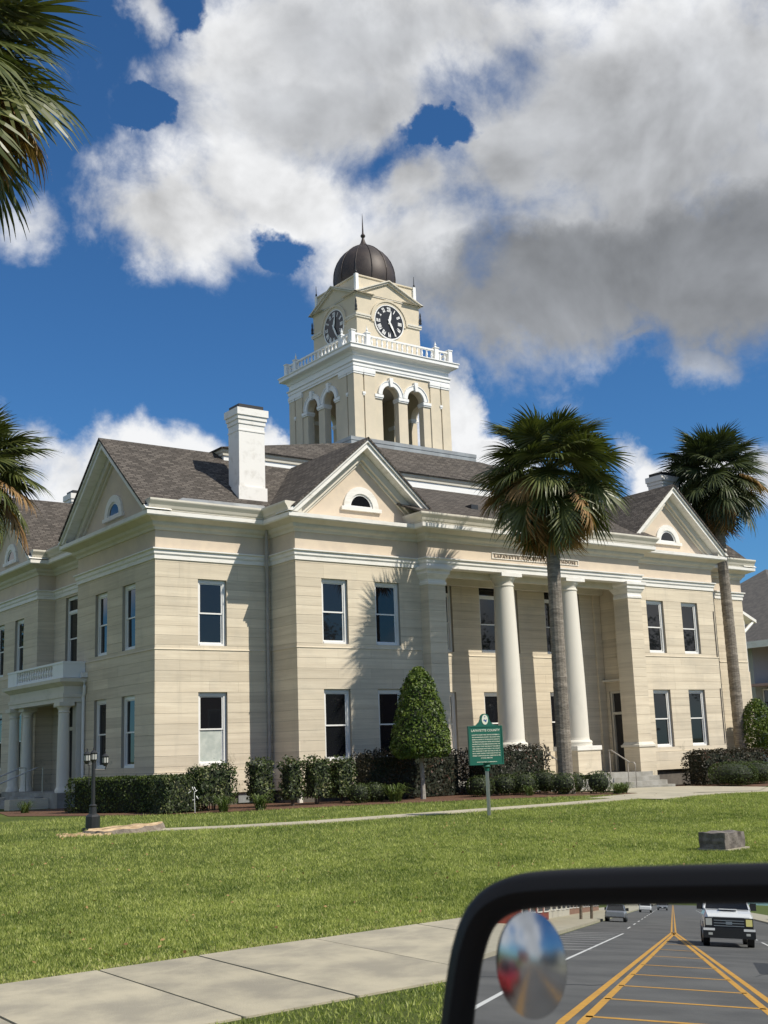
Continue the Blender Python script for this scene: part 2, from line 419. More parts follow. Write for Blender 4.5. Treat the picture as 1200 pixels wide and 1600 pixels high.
class MB:
    def __init__(s, f=ID): s.v = []; s.f = []; s.t = []; s.uv = {}; s.F = f; s.tone = .5; s.suv = []

    def vert(s, p): s.v.append(s.F(p)); return len(s.v)-1

    def face(s, pts, tone=None):
        ids = [s.vert(p) for p in pts]; s.f.append(ids); s.t.append(s.tone if tone is None else tone); return s

    def box(s, x0, x1, y0, y1, z0, z1, tone=None, bev=0.):
        a = [s.vert(p) for p in ((x0, y0, z0), (x1, y0, z0), (x1, y1, z0), (x0, y1, z0), (x0, y0, z1), (x1, y0, z1), (x1, y1, z1), (x0, y1, z1))]
        for q in ((0, 3, 2, 1), (4, 5, 6, 7), (0, 1, 5, 4), (1, 2, 6, 5), (2, 3, 7, 6), (3, 0, 4, 7)):
            s.f.append([a[i] for i in q]); s.t.append(s.tone if tone is None else tone)
        return s

    def prism(s, poly, d0, d1, tone=None):
        """poly of (u,z) extruded along depth"""
        a = [s.vert((u, d0, z)) for u, z in poly]; b = [s.vert((u, d1, z)) for u, z in poly]; n = len(poly)
        s.f.append(a); s.f.append(b[::-1]); s.t += [s.tone]*2
        for i in range(n): s.f.append([a[i], b[i], b[(i+1) % n], a[(i+1) % n]]); s.t.append(s.tone)
        return s

    def zprism(s, poly, z0, z1):
        a = [s.vert((x, y, z0)) for x, y in poly]; b = [s.vert((x, y, z1)) for x, y in poly]; n = len(poly)
        s.f.append(a[::-1]); s.f.append(b); s.t += [s.tone]*2
        for i in range(n): s.f.append([a[i], a[(i+1) % n], b[(i+1) % n], b[i]]); s.t.append(s.tone)
        return s

    def lathe(s, cx, cy, prof, n=20, cap=True):
        rings = []
        for r, z in prof:
            rings.append([s.vert((cx+r*math.cos(2*PI*i/n), cy+r*math.sin(2*PI*i/n), z)) for i in range(n)])
        for a, b in zip(rings, rings[1:]):
            for i in range(n): s.f.append([a[i], a[(i+1) % n], b[(i+1) % n], b[i]]); s.t.append(s.tone)
        if cap:
            s.f.append(rings[0][::-1]); s.f.append(rings[-1]); s.t += [s.tone]*2
        return s

    def tube(s, pts, r, n=8):
        pts = [Vector(p) for p in pts]; rs = r if isinstance(r, (list, tuple)) else [r]*len(pts); rings = []
        for i, p in enumerate(pts):
            t = (pts[min(i+1, len(pts)-1)]-pts[max(i-1, 0)]).normalized()
            a = t.cross(Vector((0, 0, 1)))
            if a.length < .05: a = t.cross(Vector((0, 1, 0)))
            a.normalize(); b = t.cross(a)
            rings.append([s.vert(tuple(p+a*rs[i]*math.cos(2*PI*k/n)+b*rs[i]*math.sin(2*PI*k/n))) for k in range(n)])
        for a, b in zip(rings, rings[1:]):
            for i in range(n): s.f.append([a[i], a[(i+1) % n], b[(i+1) % n], b[i]]); s.t.append(s.tone)
        s.f.append(rings[0][::-1]); s.f.append(rings[-1]); s.t += [s.tone]*2
        return s

    def sweep(s, path, prof, closed=True, side=1):
        """rectilinear plan path, profile of (offset outward, z); mitred"""
        n = len(path); rings = []
        for i in range(n):
            p = Vector((*path[i],)).to_2d() if False else Vector((path[i][0], path[i][1]))
            def nrm(a, b):
                e = Vector((path[b][0]-path[a][0], path[b][1]-path[a][1])).normalized(); return Vector((e.y, -e.x))*side
            if closed or 0 < i < n-1:
                n1 = nrm((i-1) % n, i); n2 = nrm(i, (i+1) % n)
                mv = (n1+n2)/(1+n1.dot(n2))
            elif i == 0: mv = nrm(0, 1)
            else: mv = nrm(n-2, n-1)
            rings.append([s.vert((p.x+mv.x*o, p.y+mv.y*o, z)) for o, z in prof])
        k = len(prof)
        for i in range(n if closed else n-1):
            a, b = rings[i], rings[(i+1) % n]
            for j in range(k-1): s.f.append([a[j], b[j], b[j+1], a[j+1]]); s.t.append(s.tone)
        if not closed:
            s.f.append(rings[0][:]); s.f.append(rings[-1][::-1]); s.t += [s.tone]*2
        return s

    def build(s, name, m, parent=None, smooth=False, center=False):
        o0 = origin_of(parent) if parent is not None else Vector((0, 0, 0))
        me = bpy.data.meshes.new(name)
        loc = Vector((0, 0, 0))
        if center and s.v:
            a = np.array(s.v); c = (a.min(0)+a.max(0))/2; loc = Vector(c)-o0 if parent is not None else Vector(c)
            o0 = Vector(c)
        me.from_pydata([(x-o0.x, y-o0.y, z-o0.z) for x, y, z in s.v], [], s.f)
        at = me.attributes.new('tone', 'FLOAT', 'FACE'); at.data.foreach_set('value', s.t)
        if s.suv:
            at = me.attributes.new('suv', 'FLOAT_VECTOR', 'CORNER'); at.data.foreach_set('vector', np.array(s.suv, dtype=np.float32).ravel())
        if smooth:
            me.polygons.foreach_set('use_smooth', [True]*len(me.polygons))
            try: me.set_sharp_from_angle(angle=R(40))
            except Exception: pass
        me.update()
        o = link(name, me, m, parent); o.location = loc
        return o


def np_mesh(name, V, F, tone, m, parent=None, smooth=False):
    """V (n,3), F (m,k) uniform faces, tone per face"""
    me = bpy.data.meshes.new(name); n, k = F.shape
    me.vertices.add(len(V)); me.vertices.foreach_set('co', np.ascontiguousarray(V, dtype=np.float32).ravel())
    me.loops.add(n*k); me.loops.foreach_set('vertex_index', F.astype(np.int32).ravel())
    me.polygons.add(n); me.polygons.foreach_set('loop_start', np.arange(0, n*k, k, dtype=np.int32))
    me.polygons.foreach_set('loop_total', np.full(n, k, dtype=np.int32))
    if smooth: me.polygons.foreach_set('use_smooth', np.ones(n, dtype=bool))
    at = me.attributes.new('tone', 'FLOAT', 'FACE'); at.data.foreach_set('value', np.asarray(tone, dtype=np.float32))
    me.update(calc_edges=True)
    return link(name, me, m, parent)


def leaves(P, Nn, size, tilt=.9, aspect=.5):
    """rhombic leaves at P facing roughly along Nn"""
    n = len(P)
    nn = Nn + rng.normal(0, tilt, (n, 3)); nn /= np.linalg.norm(nn, axis=1)[:, None]+1e-9
    t = rng.normal(0, 1, (n, 3)); t -= (t*nn).sum(1)[:, None]*nn; t /= np.linalg.norm(t, axis=1)[:, None]+1e-9
    b = np.cross(nn, t); s = (size*rng.uniform(.65, 1.35, n))[:, None]
    V = np.stack([P-t*s, P-b*s*aspect+nn*s*.12, P+t*s, P+b*s*aspect+nn*s*.12], 1).reshape(-1, 3)
    F = np.arange(4*n).reshape(n, 4)
    return V, F


def tones(P, sc_=3., amp=.35):
    ph = np.sin(P[:, 0]*sc_*2.1+1.3)*np.sin(P[:, 1]*sc_*1.7+.4)*np.sin(P[:, 2]*sc_*2.6+.9)
    return np.clip(.42+amp*ph+rng.normal(0, .24, len(P)), 0, 1)


def S01(t): t = min(1., max(0., t)); return t*t*(3-2*t)


def zg(x, y): return .22*S01((y-13)/10)*(1-S01((x-25)/9))


def text_mesh(txt, size, extrude=.004, font_scale=1., align='CENTER', bold=0., sp=1.):
    cu = bpy.data.curves.new('lettering', 'FONT'); cu.body = txt; cu.size = size; cu.extrude = extrude; cu.align_x = align; cu.offset = bold
    cu.space_line = .95; cu.space_character = sp; cu.resolution_u = 2
    o = bpy.data.objects.new('lettering', cu); C.objects.link(o)
    dg = bpy.context.evaluated_depsgraph_get(); me = bpy.data.meshes.new_from_object(o.evaluated_get(dg))
    bpy.data.objects.remove(o); bpy.data.curves.remove(cu)
    me.materials.clear()
    return me


# ------------------------------------------------------------------ ground
def ground():
    mb = MB(); mb.box(-900, 900, -900, 900, -1.2, -.16)
    tag(mb.build('ground', 'lawn'), kind='structure')
    xs = np.concatenate([np.linspace(-40, 0, 14), np.linspace(2, 60, 80), np.linspace(64, 110, 8)])
    ys = np.concatenate([np.linspace(5.72, 7.1, 3), np.linspace(8, 34, 60), np.linspace(36, 90, 8)])
    V = np.array([[x, y, zg(x, y)] for y in ys for x in xs]); nx = len(xs)
    F = np.array([[j*nx+i, j*nx+i+1, (j+1)*nx+i+1, (j+1)*nx+i] for j in range(len(ys)-1) for i in range(nx-1)])
    o = np_mesh('lawn_ground', V, F, np.full(len(F), .5), 'lawn', None, True); tag(o, kind='structure')
    # road
    mb = MB(); mb.box(-420, 160, -7.5, 5.5, -.30, -.12)
    tag(mb.build('road', 'asphalt'), kind='structure')
    mb = MB(); mb.box(-22, 160, 5.5, 5.68, -.3, .0); mb.box(-420, 160, -7.68, -7.5, -.3, .0)
    tag(mb.build('kerb', 'concrete_pale'), kind='structure')
    mb = MB(); mb.box(-420, 160, -12, -7.68, -.3, .0)
    tag(mb.build('far_sidewalk', 'concrete_pale'), kind='structure')
    mb = MB(); mb.box(-420, -40, 5.68, 11, -.3, .004); mb.box(-40, -22, 5.5, 7.1, -.3, .004)
    mb.box(-42, -40, 4.6, 5.68, -.3, .002)
    tag(mb.build('town_pavement', 'concrete_pale'), kind='structure')
    # markings
    z = -.116
    y1 = MB()
    def strip(mb, x0, ya, x1, yb, w):
        mb.face([(x0, ya-w/2, z), (x1, yb-w/2, z), (x1, yb+w/2, z), (x0, ya+w/2, z)])
    for off in (-.12, .12):
        strip(y1, -68, .5+off*.9, -400, .5+off*.9, .10)
        for sg, ye in ((1, 1.95), (-1, -1.25)):
            strip(y1, -68, .5+off*.7, -17, ye+off*1.15, .14); strip(y1, -17, ye+off*1.15, 30, ye+off*1.15, .12)
    for i, x in enumerate([-62, -56, -50, -44.5, -39, -33.5, -29, -25, -21.5, -18]):
        t = (68+x)/51.
        strip2 = [(x-.10, .5+1.45*t-.1, z), (x+.12, .5+1.45*t-.1, z), (x+.12+.25, .5-1.75*t+.1, z), (x-.10+.25, .5-1.75*t+.1, z)]
        y1.face(strip2)
    tag(y1.build('yellow_road_marking', 'yellow_paint'), kind='structure')
    w1 = MB()
    strip(w1, -62, 2.95, -30, 3.55, .10); strip(w1, -30, 3.55, -8, 3.55, .1)
    for i in range(9):
        x = -62+i*2.6; w1.face([(x, 3.2, z), (x+.12, 3.2, z), (x+1.3, 5.3, z), (x+1.1, 5.3, z)])
    for x in range(-220, -66, 11): strip(w1, x, 3.1, x+4.5, 3.1, .1)
    for x in range(-220, 0, 9): strip(w1, x, -3.4, x+6, -3.4, .1)
    tag(w1.build('white_road_marking', 'road_white'), kind='structure')
    t1 = MB(); z2 = z-.002
    for x0_, a_, b_, k_ in ((-43, -7, 5.2, 1.5), (-60, -7, 5.2, -2.), (-31, -3.5, -1.4, 3.), (-25, 1.9, 5, 1.2), (-75, -7, 5.4, 1.)):  # dark wavy lines across the road, drawn like seams to paint cable shadows
        pp = [(x0_+k_*math.sin(i*.55)*.5+.12*math.sin(i*2.1), a_+(b_-a_)*i/12) for i in range(13)]
        for (xa, ya), (xb, yb) in zip(pp, pp[1:]): t1.face([(xa-.09, ya, z2), (xa+.09, ya, z2), (xb+.09, yb, z2), (xb-.09, yb, z2)])
    t1.face([(-38, -3.3, z2), (-32, -3.3, z2), (-32, -1.6, z2), (-38, -1.8, z2)])
    tag(t1.build('asphalt_seam', 'tar'), kind='structure')
    # sidewalk slabs
    mb = MB(); mb.box(-22, 42, 7.30, 9.62, -.2, -.004)
    sw = tag(mb.build('sidewalk', 'mulch'), kind='structure')
    xs_ = [4.03-1.2*i for i in range(22, 0, -1)] + [4.03, 4.94, 6.15]+[6.15+1.2*i for i in range(1, 28)]
    for i in range(len(xs_)-1):
        a, b = xs_[i]+.011, xs_[i+1]-.011
        s = MB(); s.tone = rnd.uniform(.1, .9); h = rnd.uniform(-.003, .003)
        e0, e1 = 7.24, 9.68
        s.zprism([(a, e0+.01), (a+.01, e0), (b-.01, e0), (b, e0+.01), (b, e1-.01), (b-.01, e1), (a+.01, e1), (a, e1-.01)], -.05, .013+h)
        s.build('slab', 'concrete', sw, center=True)
    # narrow path through the lawn and apron at the steps
    def ribbon(name, pts, w, m_, dz=.022, kind='structure'):
        mb = MB(); n = 8; prev = None; L = []
        P = [Vector(p) for p in pts]
        dense = []
        for a, b in zip(P, P[1:]):
            for k in range(n): dense.append(a.lerp(b, k/n))
        dense.append(P[-1])
        for i, p in enumerate(dense):
            t = (dense[min(i+1, len(dense)-1)]-dense[max(i-1, 0)]).normalized(); nn = Vector((-t.y, t.x))
            ww = w if not callable(w) else w(p.x)
            L.append((p+nn*ww/2, p-nn*ww/2))
        for (a, b), (c, d) in zip(L, L[1:]):
            mb.face([(b.x, b.y, zg(*b)+dz), (d.x, d.y, zg(*d)+dz), (c.x, c.y, zg(*c)+dz), (a.x, a.y, zg(*a)+dz)])
            for q, r_ in ((a, c), (b, d)): mb.face([(q.x, q.y, zg(*q)-.1), (r_.x, r_.y, zg(*r_)-.1), (r_.x, r_.y, zg(*r_)+dz), (q.x, q.y, zg(*q)+dz)])
        return tag(mb.build(name, m_), kind=kind)
    ribbon('path', [(10.9, 23.55), (12.3, 22.75), (14.1, 22.25), (17.7, 22.1), (21.4, 21.95), (24.0, 22.1)], lambda x: .75, 'concrete_pale')
    ribbon('front_walk', [(23.8, 22.1), (26.5, 22.7), (30, 23.3), (36, 24.6), (46, 26.6), (70, 31)], 2.3, 'concrete_pale', .026)
    mb = MB(); P = [(25.2, 23.1), (27.5, 22.6), (31, 23.2), (34.5, 25.5), (34.9, 29.2), (28.5, 29.2), (28.2, 26.2)]
    n = len(P); mb.face([(x, y, .20 if x < 26 else max(zg(x, y), .0)+.034) for x, y in P])
    tag(mb.build('steps_apron', 'concrete_pale'), kind='structure')


ground()


def bed(name, pts, dz=.03):
    # planting bed: polygon triangulated as fan on small grid
    mb = MB(); P = [Vector(p) for p in pts]; c = sum(P, Vector((0, 0)))/len(P)
    n = len(P); K = 5
    for i in range(n):
        a, b = P[i], P[(i+1) % n]
        for k in range(K):
            s0, s1 = k/K, (k+1)/K
            q = [c.lerp(a, s0), c.lerp(a, s1), c.lerp(b, s1), c.lerp(b, s0)]
            mb.face([(v.x, v.y, zg(v.x, v.y)+dz*(1-.6*(s1 if j in (1, 2) else s0))) for j, v in enumerate(q)])
    return tag(mb.build(name, 'mulch', smooth=True), kind='structure')


bed('mulch_bed', [(11.6, 34.5), (13.6, 30.2), (15.2, 28.9), (18.2, 28.0), (21.0, 26.9), (24, 25.2), (25.4, 24.0), (26.3, 23.75), (27.0, 24.6), (27.6, 27), (28.0, 30.9), (19.3, 30.9), (19.2, 32.5), (15.1, 32.5), (14.9, 38), (12.4, 38)])
bed('mulch_bed', [(34.9, 30.9), (34.9, 27.6), (33.6, 26.2), (36, 26.2), (41, 27.2), (47, 28.6), (50, 32), (46, 34), (43.7, 32.5), (39.6, 30.9)])

# ------------------------------------------------------------------ courthouse
CX, CY = 29.44, 40.75
CH = empty('courthouse', (CX, CY, 0))
tag(CH, 'two-storey pale stone courthouse with pediments, columned portico and domed clock tower', 'courthouse')

LEV = [.6, .94, 1.28, 1.45] + [1.45+2.2*i/7 for i in range(1, 8)] + [3.65+1.3*i/4 for i in range(1, 5)] + [5.08] + [5.08+2.07*i/7 for i in range(1, 8)] + [7.62, 7.76]
wall_mb = MB(); stuff_stone = MB(); stone_count = [0]
proto = {}


def put(key, maker, fr, u, d, z, parts):
    """copy a window-like part (with children) built around the origin"""
    if key not in proto:
        root, kids = maker(); proto[key] = (root, kids); new, nk = root, kids
    else:
        root, kids = proto[key]; new = root.copy(); C.objects.link(new); new.parent = CH; nk = []
        for k in kids:
            c = k.copy(); C.objects.link(c); c.parent = new; nk.append(c)
            if k.name.startswith('pane'): c.rotation_euler = (rnd.uniform(-.008, .008), 0, rnd.uniform(-.010, .010))
    x, y, zz = fr((u, d, z)); new.location = (x-CX, y-CY, zz); new.rotation_euler = (0, 0, fr.ang)
    return new, nk


def mk_window(w, h, mull=0, transom=0., pale=False):
    def f():
        t = .088
        mb = MB(); hw = w/2
        mb.box(-hw, -hw+t, 0, .10, 0, h); mb.box(hw-t, hw, 0, .10, 0, h); mb.box(-hw+t, hw-t, 0, .10, h-t*1.3, h); mb.box(-hw+t, hw-t, -.03, .10, 0, .07)
        cols = [(-hw+t, hw-t)]
        if mull: mb.box(-.06, .06, .002, .10, .07, h-t*1.3); cols = [(-hw+t, -.06), (.06, hw-t)]
        top = h-t*1.3
        if transom: mb.box(-hw+t, hw-t, .001, .10, h-transom-.1, h-transom); ztop = h-transom-.1
        else: ztop = top
        me_root = mb.build('window', 'vinyl'); me_root.parent = CH
        kids = []
        mid = .07+(ztop-.07)*.5
        for a, b in cols:
            s = .045
            for (z0, z1, dd, nm) in ((mid-.02, ztop, .03, 'u'), (.07, mid+.025, .055, 'l')):
                q = MB(); q.box(a, a+s, dd, dd+.03, z0, z1); q.box(b-s, b, dd, dd+.03, z0, z1); q.box(a+s, b-s, dd, dd+.03, z0, z0+s); q.box(a+s, b-s, dd, dd+.03, z1-s*.8, z1)
                o = q.build('sash', 'vinyl'); o.parent = me_root; kids.append(o)
                q = MB(); q.box(a+s, b-s, dd+.012, dd+.022, z0+s, z1-s*.8)
                o = q.build('pane', 'blind' if (pale and nm == 'l') else 'pane'); o.parent = me_root; kids.append(o)
            if transom:
                q = MB(); q.box(a, b, .04, .05, h-transom, top); o = q.build('pane', 'pane'); o.parent = me_root; kids.append(o)
        return me_root, kids
    return f


def wall(fr, u0, u1, ops, indiv=False, z1=7.76, base=True, zmin=.6):
    """ops: (ua, ub, za, zb, kind)"""
    global wall_mb
    wall_mb.F = fr; stuff_stone.F = fr
    lev = [z for z in LEV if zmin-.001 <= z <= z1+.001]
    for ci, (za, zb) in enumerate(zip(lev, lev[1:])):
        iv = [(u0, u1)]
        for (a, b, oa, ob, *_) in ops:
            if oa < zb-.01 and ob > za+.01:
                niv = []
                for (p, q) in iv:
                    if b <= p or a >= q: niv.append((p, q)); continue
                    if a > p: niv.append((p, a))
                    if b < q: niv.append((b, q))
                iv = niv
        for (p, q) in iv:
            wall_mb.box(p+(.03 if p <= u0+.001 else 0), q-(.03 if q >= u1-.001 else 0), .013, .26, za, zb)
            n = max(1, round((q-p)/1.15)); cuts = [p]
            for k in range(1, n): cuts.append(p+(q-p)*(k+(.18 if ci % 2 else -.18))/n)
            cuts.append(q)
            pr = -.045 if (zb <= 1.285 and base) else 0.
            row = rnd.uniform(.2, .8)
            for a, b in zip(cuts, cuts[1:]):
                ea = pr if a <= u0+.001 else .003; eb = pr if b >= u1-.001 else .003
                tn = min(1, max(0, row+rnd.uniform(-.25, .25))); j = rnd.uniform(-.0015, .0015)
                gz = .004 if not (abs(zb-1.28) < .01 or abs(zb-4.95) < .01) else .010
                g = (a+ea*.4 if ea > 0 else a+ea, b-(eb*.4 if eb > 0 else eb), pr+j, .05, za+.003, zb-gz)
                if indiv and stone_count[0] < 296:
                    s = MB(fr); s.box(*g, tone=tn); s.build('stone', 'stone', CH, center=True); stone_count[0] += 1
                else: stuff_stone.box(*g, tone=tn)
    for op in ops:
        a, b, oa, ob, kd = op
        if kd: put(kd, KINDS[kd], fr, (a+b)/2, .10, oa, None)


KINDS = {'w1': mk_window(1.0, 2.2), 'w2': mk_window(1.0, 2.07), 'w1pale': mk_window(1.0, 2.2, pale=True),
         'p1': mk_window(1.9, 2.2, mull=1), 'p2': mk_window(1.9, 2.54, mull=1, transom=.42), 'p3': mk_window(1.15, 2.54, transom=.5)}


def two(u, pale=False): return [(u-.5, u+.5, 1.45, 3.65, 'w1pale' if pale else 'w1'), (u-.5, u+.5, 5.08, 7.15, 'w2')]


FS = Frame(0, 0, 0)            # u = X , d = Y
X0, X1, X2, X3 = 15.25, 19.28, 24.43, 34.45
X4, X5 = 39.60, 43.63
YF, YS = 31.0, 32.6


def fS(y): return Frame(0, y, 0)


# south side
wall(fS(YS), X0, X1, two(17.2, True), True)
wall(fS(YF), X1, X2, two(20.74)+two(22.82), True)
FW1 = Frame(X1, 0, -90)          # u = -Y
wall(FW1, -YS+.0, -YF, [], True)
wall(fS(YF), X3, X4, two(35.96)+two(38.04), False)
wall(fS(YS), X4, X5, [], False)
wall(fS(YS), X2, X3, [(c-.95, c+.95, 1.45, 3.65, 'p1') for c in (25.95, 29.15, 32.45)]+[(c-.95, c+.95, 5.08, 7.62, 'p2') for c in (25.95, 29.15, 32.45)], False)
wall(Frame(X2, 0, 90), YF, YS, [], False)      # portico left cheek, faces east
wall(Frame(X3, 0, -90), -YS, -YF, [(-32.35, -31.4, .6, 3.65, None)], False)
wall(Frame(X4, 0, 90), YF, YS, [], False)
# west side (u=-Y)
FWm = Frame(X0, 0, -90)
wall(FWm, -38.8, -YS, two(-34.52)+two(-36.72), True)
wall(FWm, -48.9, -42.7, two(-44.70)+two(-46.95), False)
wall(Frame(15.9, 0, -90), -42.7, -38.8, [(-41.6, -40.45, 5.08, 7.62, 'p3'), (-41.9, -39.6, .6, 3.65, None)], False)
wall(Frame(0, 42.7, 0), X0, 15.9, [], False)
wall(Frame(0, 38.8, 180), -15.9, -X0, [], False)
# east side
FE = Frame(X5, 0, 90)
wall(FE, YS, 38.8, two(34.5)+two(36.7), False)
wall(FE, 42.7, 48.9, two(44.7)+two(46.95), False)
wall(Frame(42.98, 0, 90), 38.8, 42.7, [], False)
# north side, plain
FN = Frame(0, 48.9, 180)
wall(FN, -X1, -X0, two(-17.2), False); wall(FN, -X5, -X4, two(-41.65), False)
wall(Frame(0, 50.5, 180), -X2, -X1, two(-20.74)+two(-22.82), False); wall(Frame(0, 50.5, 180), -X4, -X3, two(-36)+two(-38), False)
wall(FN, -X3, -X2, two(-26)+two(-29.4)+two(-32.8), False)
for xx, an, a, b in ((X1, -90, -50.5, -48.9), (X4, 90, 48.9, 50.5)): wall(Frame(xx, 0, an), a, b, [], False)
wall_mb.build('wall', 'mortar', CH)
o = stuff_stone.build('stone_course', 'stone', CH); o['kind'] = 'stuff'
# dark interior
mb = MB(); mb.box(16.4, 42.5, 33.2, 48.2, .3, 8.5); mb.box(X1+.35, X2-.35, YF+.45, 33.2, .3, 8.5); mb.box(X3+.35, X4-.35, YF+.45, 33.2, .3, 8.5)
mb.build('interior', 'interior', CH)

# foundation
OUT = [(15.25, 32.6), (19.28, 32.6), (19.28, 31), (24.43, 31), (24.43, 32.6), (34.45, 32.6), (34.45, 31), (39.6, 31), (39.6, 32.6), (43.63, 32.6), (43.63, 48.9), (39.6, 48.9), (39.6, 50.5), (19.28, 50.5), (19.28, 48.9), (15.25, 48.9), (15.25, 42.7), (15.9, 42.7), (15.9, 38.8), (15.25, 38.8)]
mb = MB(); mb.sweep(OUT, [(-.10, -.3), (-.10, .599)]); mb.build('foundation', 'foundation', CH)
# basement vent grilles beside the south-west corner
for (u, y) in ((18.7, 32.6),):
    mb = MB(); f = Frame(u, y+.10, 0)
    mb.F = f; mb.box(-.62, .62, -.06, 0, .28, .60); b = mb.build('basement_vent', 'metal_flash', CH)
mb = MB(); mb.box(X1-.05, X1+.07, YF-.05, YF+.07, .2, .62); mb.build('corner_block', 'trim', CH)

# belt line at the upper floor
mb = MB(); BELT = [(15.25, 32.6), (19.28, 32.6), (19.28, 31), (24.43, 31), (24.43, 32.6), (34.45, 32.6), (34.45, 31), (39.6, 31), (39.6, 32.6), (43.63, 32.6), (43.63, 38.8), (42.98, 38.8), (42.98, 42.7), (43.63, 42.7), (43.63, 48.9), (39.6, 48.9), (39.6, 50.5), (34.45, 50.5), (34.45, 48.9), (24.43, 48.9), (24.43, 50.5), (19.28, 50.5), (19.28, 48.9), (15.25, 48.9), (15.25, 42.7), (15.9, 42.7), (15.9, 38.8), (15.25, 38.8)]
mb.sweep(BELT, [(-.02, 4.935), (.022, 4.935), (.022, 4.945), (.012, 4.975), (-.02, 4.985)]); mb.build('belt_course', 'stone', CH)

# entablature plan (portico stands forward)
ENT = [(15.25, 32.6), (19.28, 32.6), (19.28, 31), (24.19, 31), (24.19, 30.55), (34.69, 30.55), (34.69, 31), (39.6, 31), (39.6, 32.6), (43.63, 32.6), (43.63, 38.8), (42.98, 38.8), (42.98, 42.7), (43.63, 42.7), (43.63, 48.9), (39.6, 48.9), (39.6, 50.5), (34.45, 50.5), (34.45, 48.9), (24.43, 48.9), (24.43, 50.5), (19.28, 50.5), (19.28, 48.9), (15.25, 48.9), (15.25, 42.7), (15.9, 42.7), (15.9, 38.8), (15.25, 38.8)]
mb = MB()
mb.sweep(ENT, [(-.3, 7.70), (.035, 7.70), (.035, 7.835), (.055, 7.838), (.055, 7.86), (.072, 7.862), (.072, 7.965), (.13, 7.99), (.13, 8.03), (.02, 8.045)])
mb.build('band_course', 'trim', CH)
mb = MB(); mb.sweep(ENT, [(.0, 7.95), (.0, 8.66)]); mb.build('frieze', 'stucco', CH)
mb = MB(); mb.sweep(ENT, [(.0, 8.60), (.04, 8.60), (.07, 8.68), (.15, 8.74), (.17, 8.80), (.17, 8.84), (.42, 8.95), (.45, 8.95)]); mb.build('cornice_soffit', 'cream', CH)
mb = MB(); mb.sweep(ENT, [(.45, 8.95), (.46, 8.94), (.50, 8.98), (.505, 9.10), (.0, 9.13)]); mb.build('cornice', 'trim', CH)


def gutter(path, name='gutter'):
    mb = MB(); mb.sweep(path, [(.0, 9.12), (.46, 9.125), (.47, 9.17), (.50, 9.19), (.53, 9.27), (.60, 9.37), (.615, 9.40), (.615, 9.455), (.55, 9.46), (.0, 9.44)], closed=False)
    mb.build(name, 'cream', CH)


gutter([(14.80, 32.6), (19.28, 32.6), (19.28, 30.55)]); gutter([(24.19, 31.0), (24.19, 30.55), (34.69, 30.55), (34.69, 31.0)])
gutter([(39.6, 30.55), (39.6, 32.6), (44.08, 32.6)]); gutter([(14.80, 42.7), (15.9, 42.7), (15.9, 38.8), (14.8, 38.8)], 'gutter')
gutter([(19.28, 50.95), (19.28, 48.9), (14.8, 48.9)]); gutter([(44.08, 48.9), (39.6, 48.9), (39.6, 50.95)]); gutter([(44.08, 38.8), (42.98, 38.8), (42.98, 42.7), (44.08, 42.7)])
gutter([(34.45, 50.9), (34.45, 48.9), (24.43, 48.9), (24.43, 50.9)])
# flat strip of bent sheet metal behind the gutter at the south-west roof edge
mb = MB(); mb.face([(15.75, 32.10, 9.475), (19.0, 32.10, 9.475), (19.0, 32.42, 9.66), (16.1, 32.42, 9.64)]); mb.build('flashing', 'metal_flash', CH)


def roof_quads(name, quads, th=.06):
    """quads with local suv so the shingle courses run level"""
    mb = MB()
    for q in quads:
        P = [Vector(p) for p in q]
        n = (P[1]-P[0]).cross(P[2]-P[0]).normalized()
        if n.z < 0: P = P[::-1]; n = -n
        h = Vector((0, 0, 1)).cross(n)
        h = h.normalized() if h.length > 1e-4 else Vector((1, 0, 0)); up = n.cross(h)
        for off, rev in ((0., False), (-th, True)):
            Q = [p+n*off for p in P]
            if rev: Q = Q[::-1]
            mb.face([tuple(v) for v in Q])
            for v in Q: mb.suv.append((v.dot(h), v.dot(up), 0))
        for i in range(len(P)):
            a, b = P[i], P[(i+1) % len(P)]
            Q = [a, a-n*th, b-n*th, b]
            mb.face([tuple(v) for v in Q])
            for v in Q: mb.suv.append((v.dot(h), v.dot(up), 0))
    return mb.build(name, 'shingle', CH)


def chev(mb, hw, z0, za, t0, t1, d0, d1):
    """raking band: measured down (vertical) t0..t1 from the roof line, foot at (+-hw,z0), apex (0,za)"""
    k = (za-z0)/hw
    def line(t):
        # horizontal foot where the roof line lowered by t meets z0
        return [(-(hw-t/k), z0), (0, za-t), (hw-t/k, z0)]
    a = line(t0); b = line(t1)
    mb.prism([a[0], a[1], b[1], b[0]], d0, d1); mb.prism([a[1], a[2], b[2], b[1]], d0, d1)


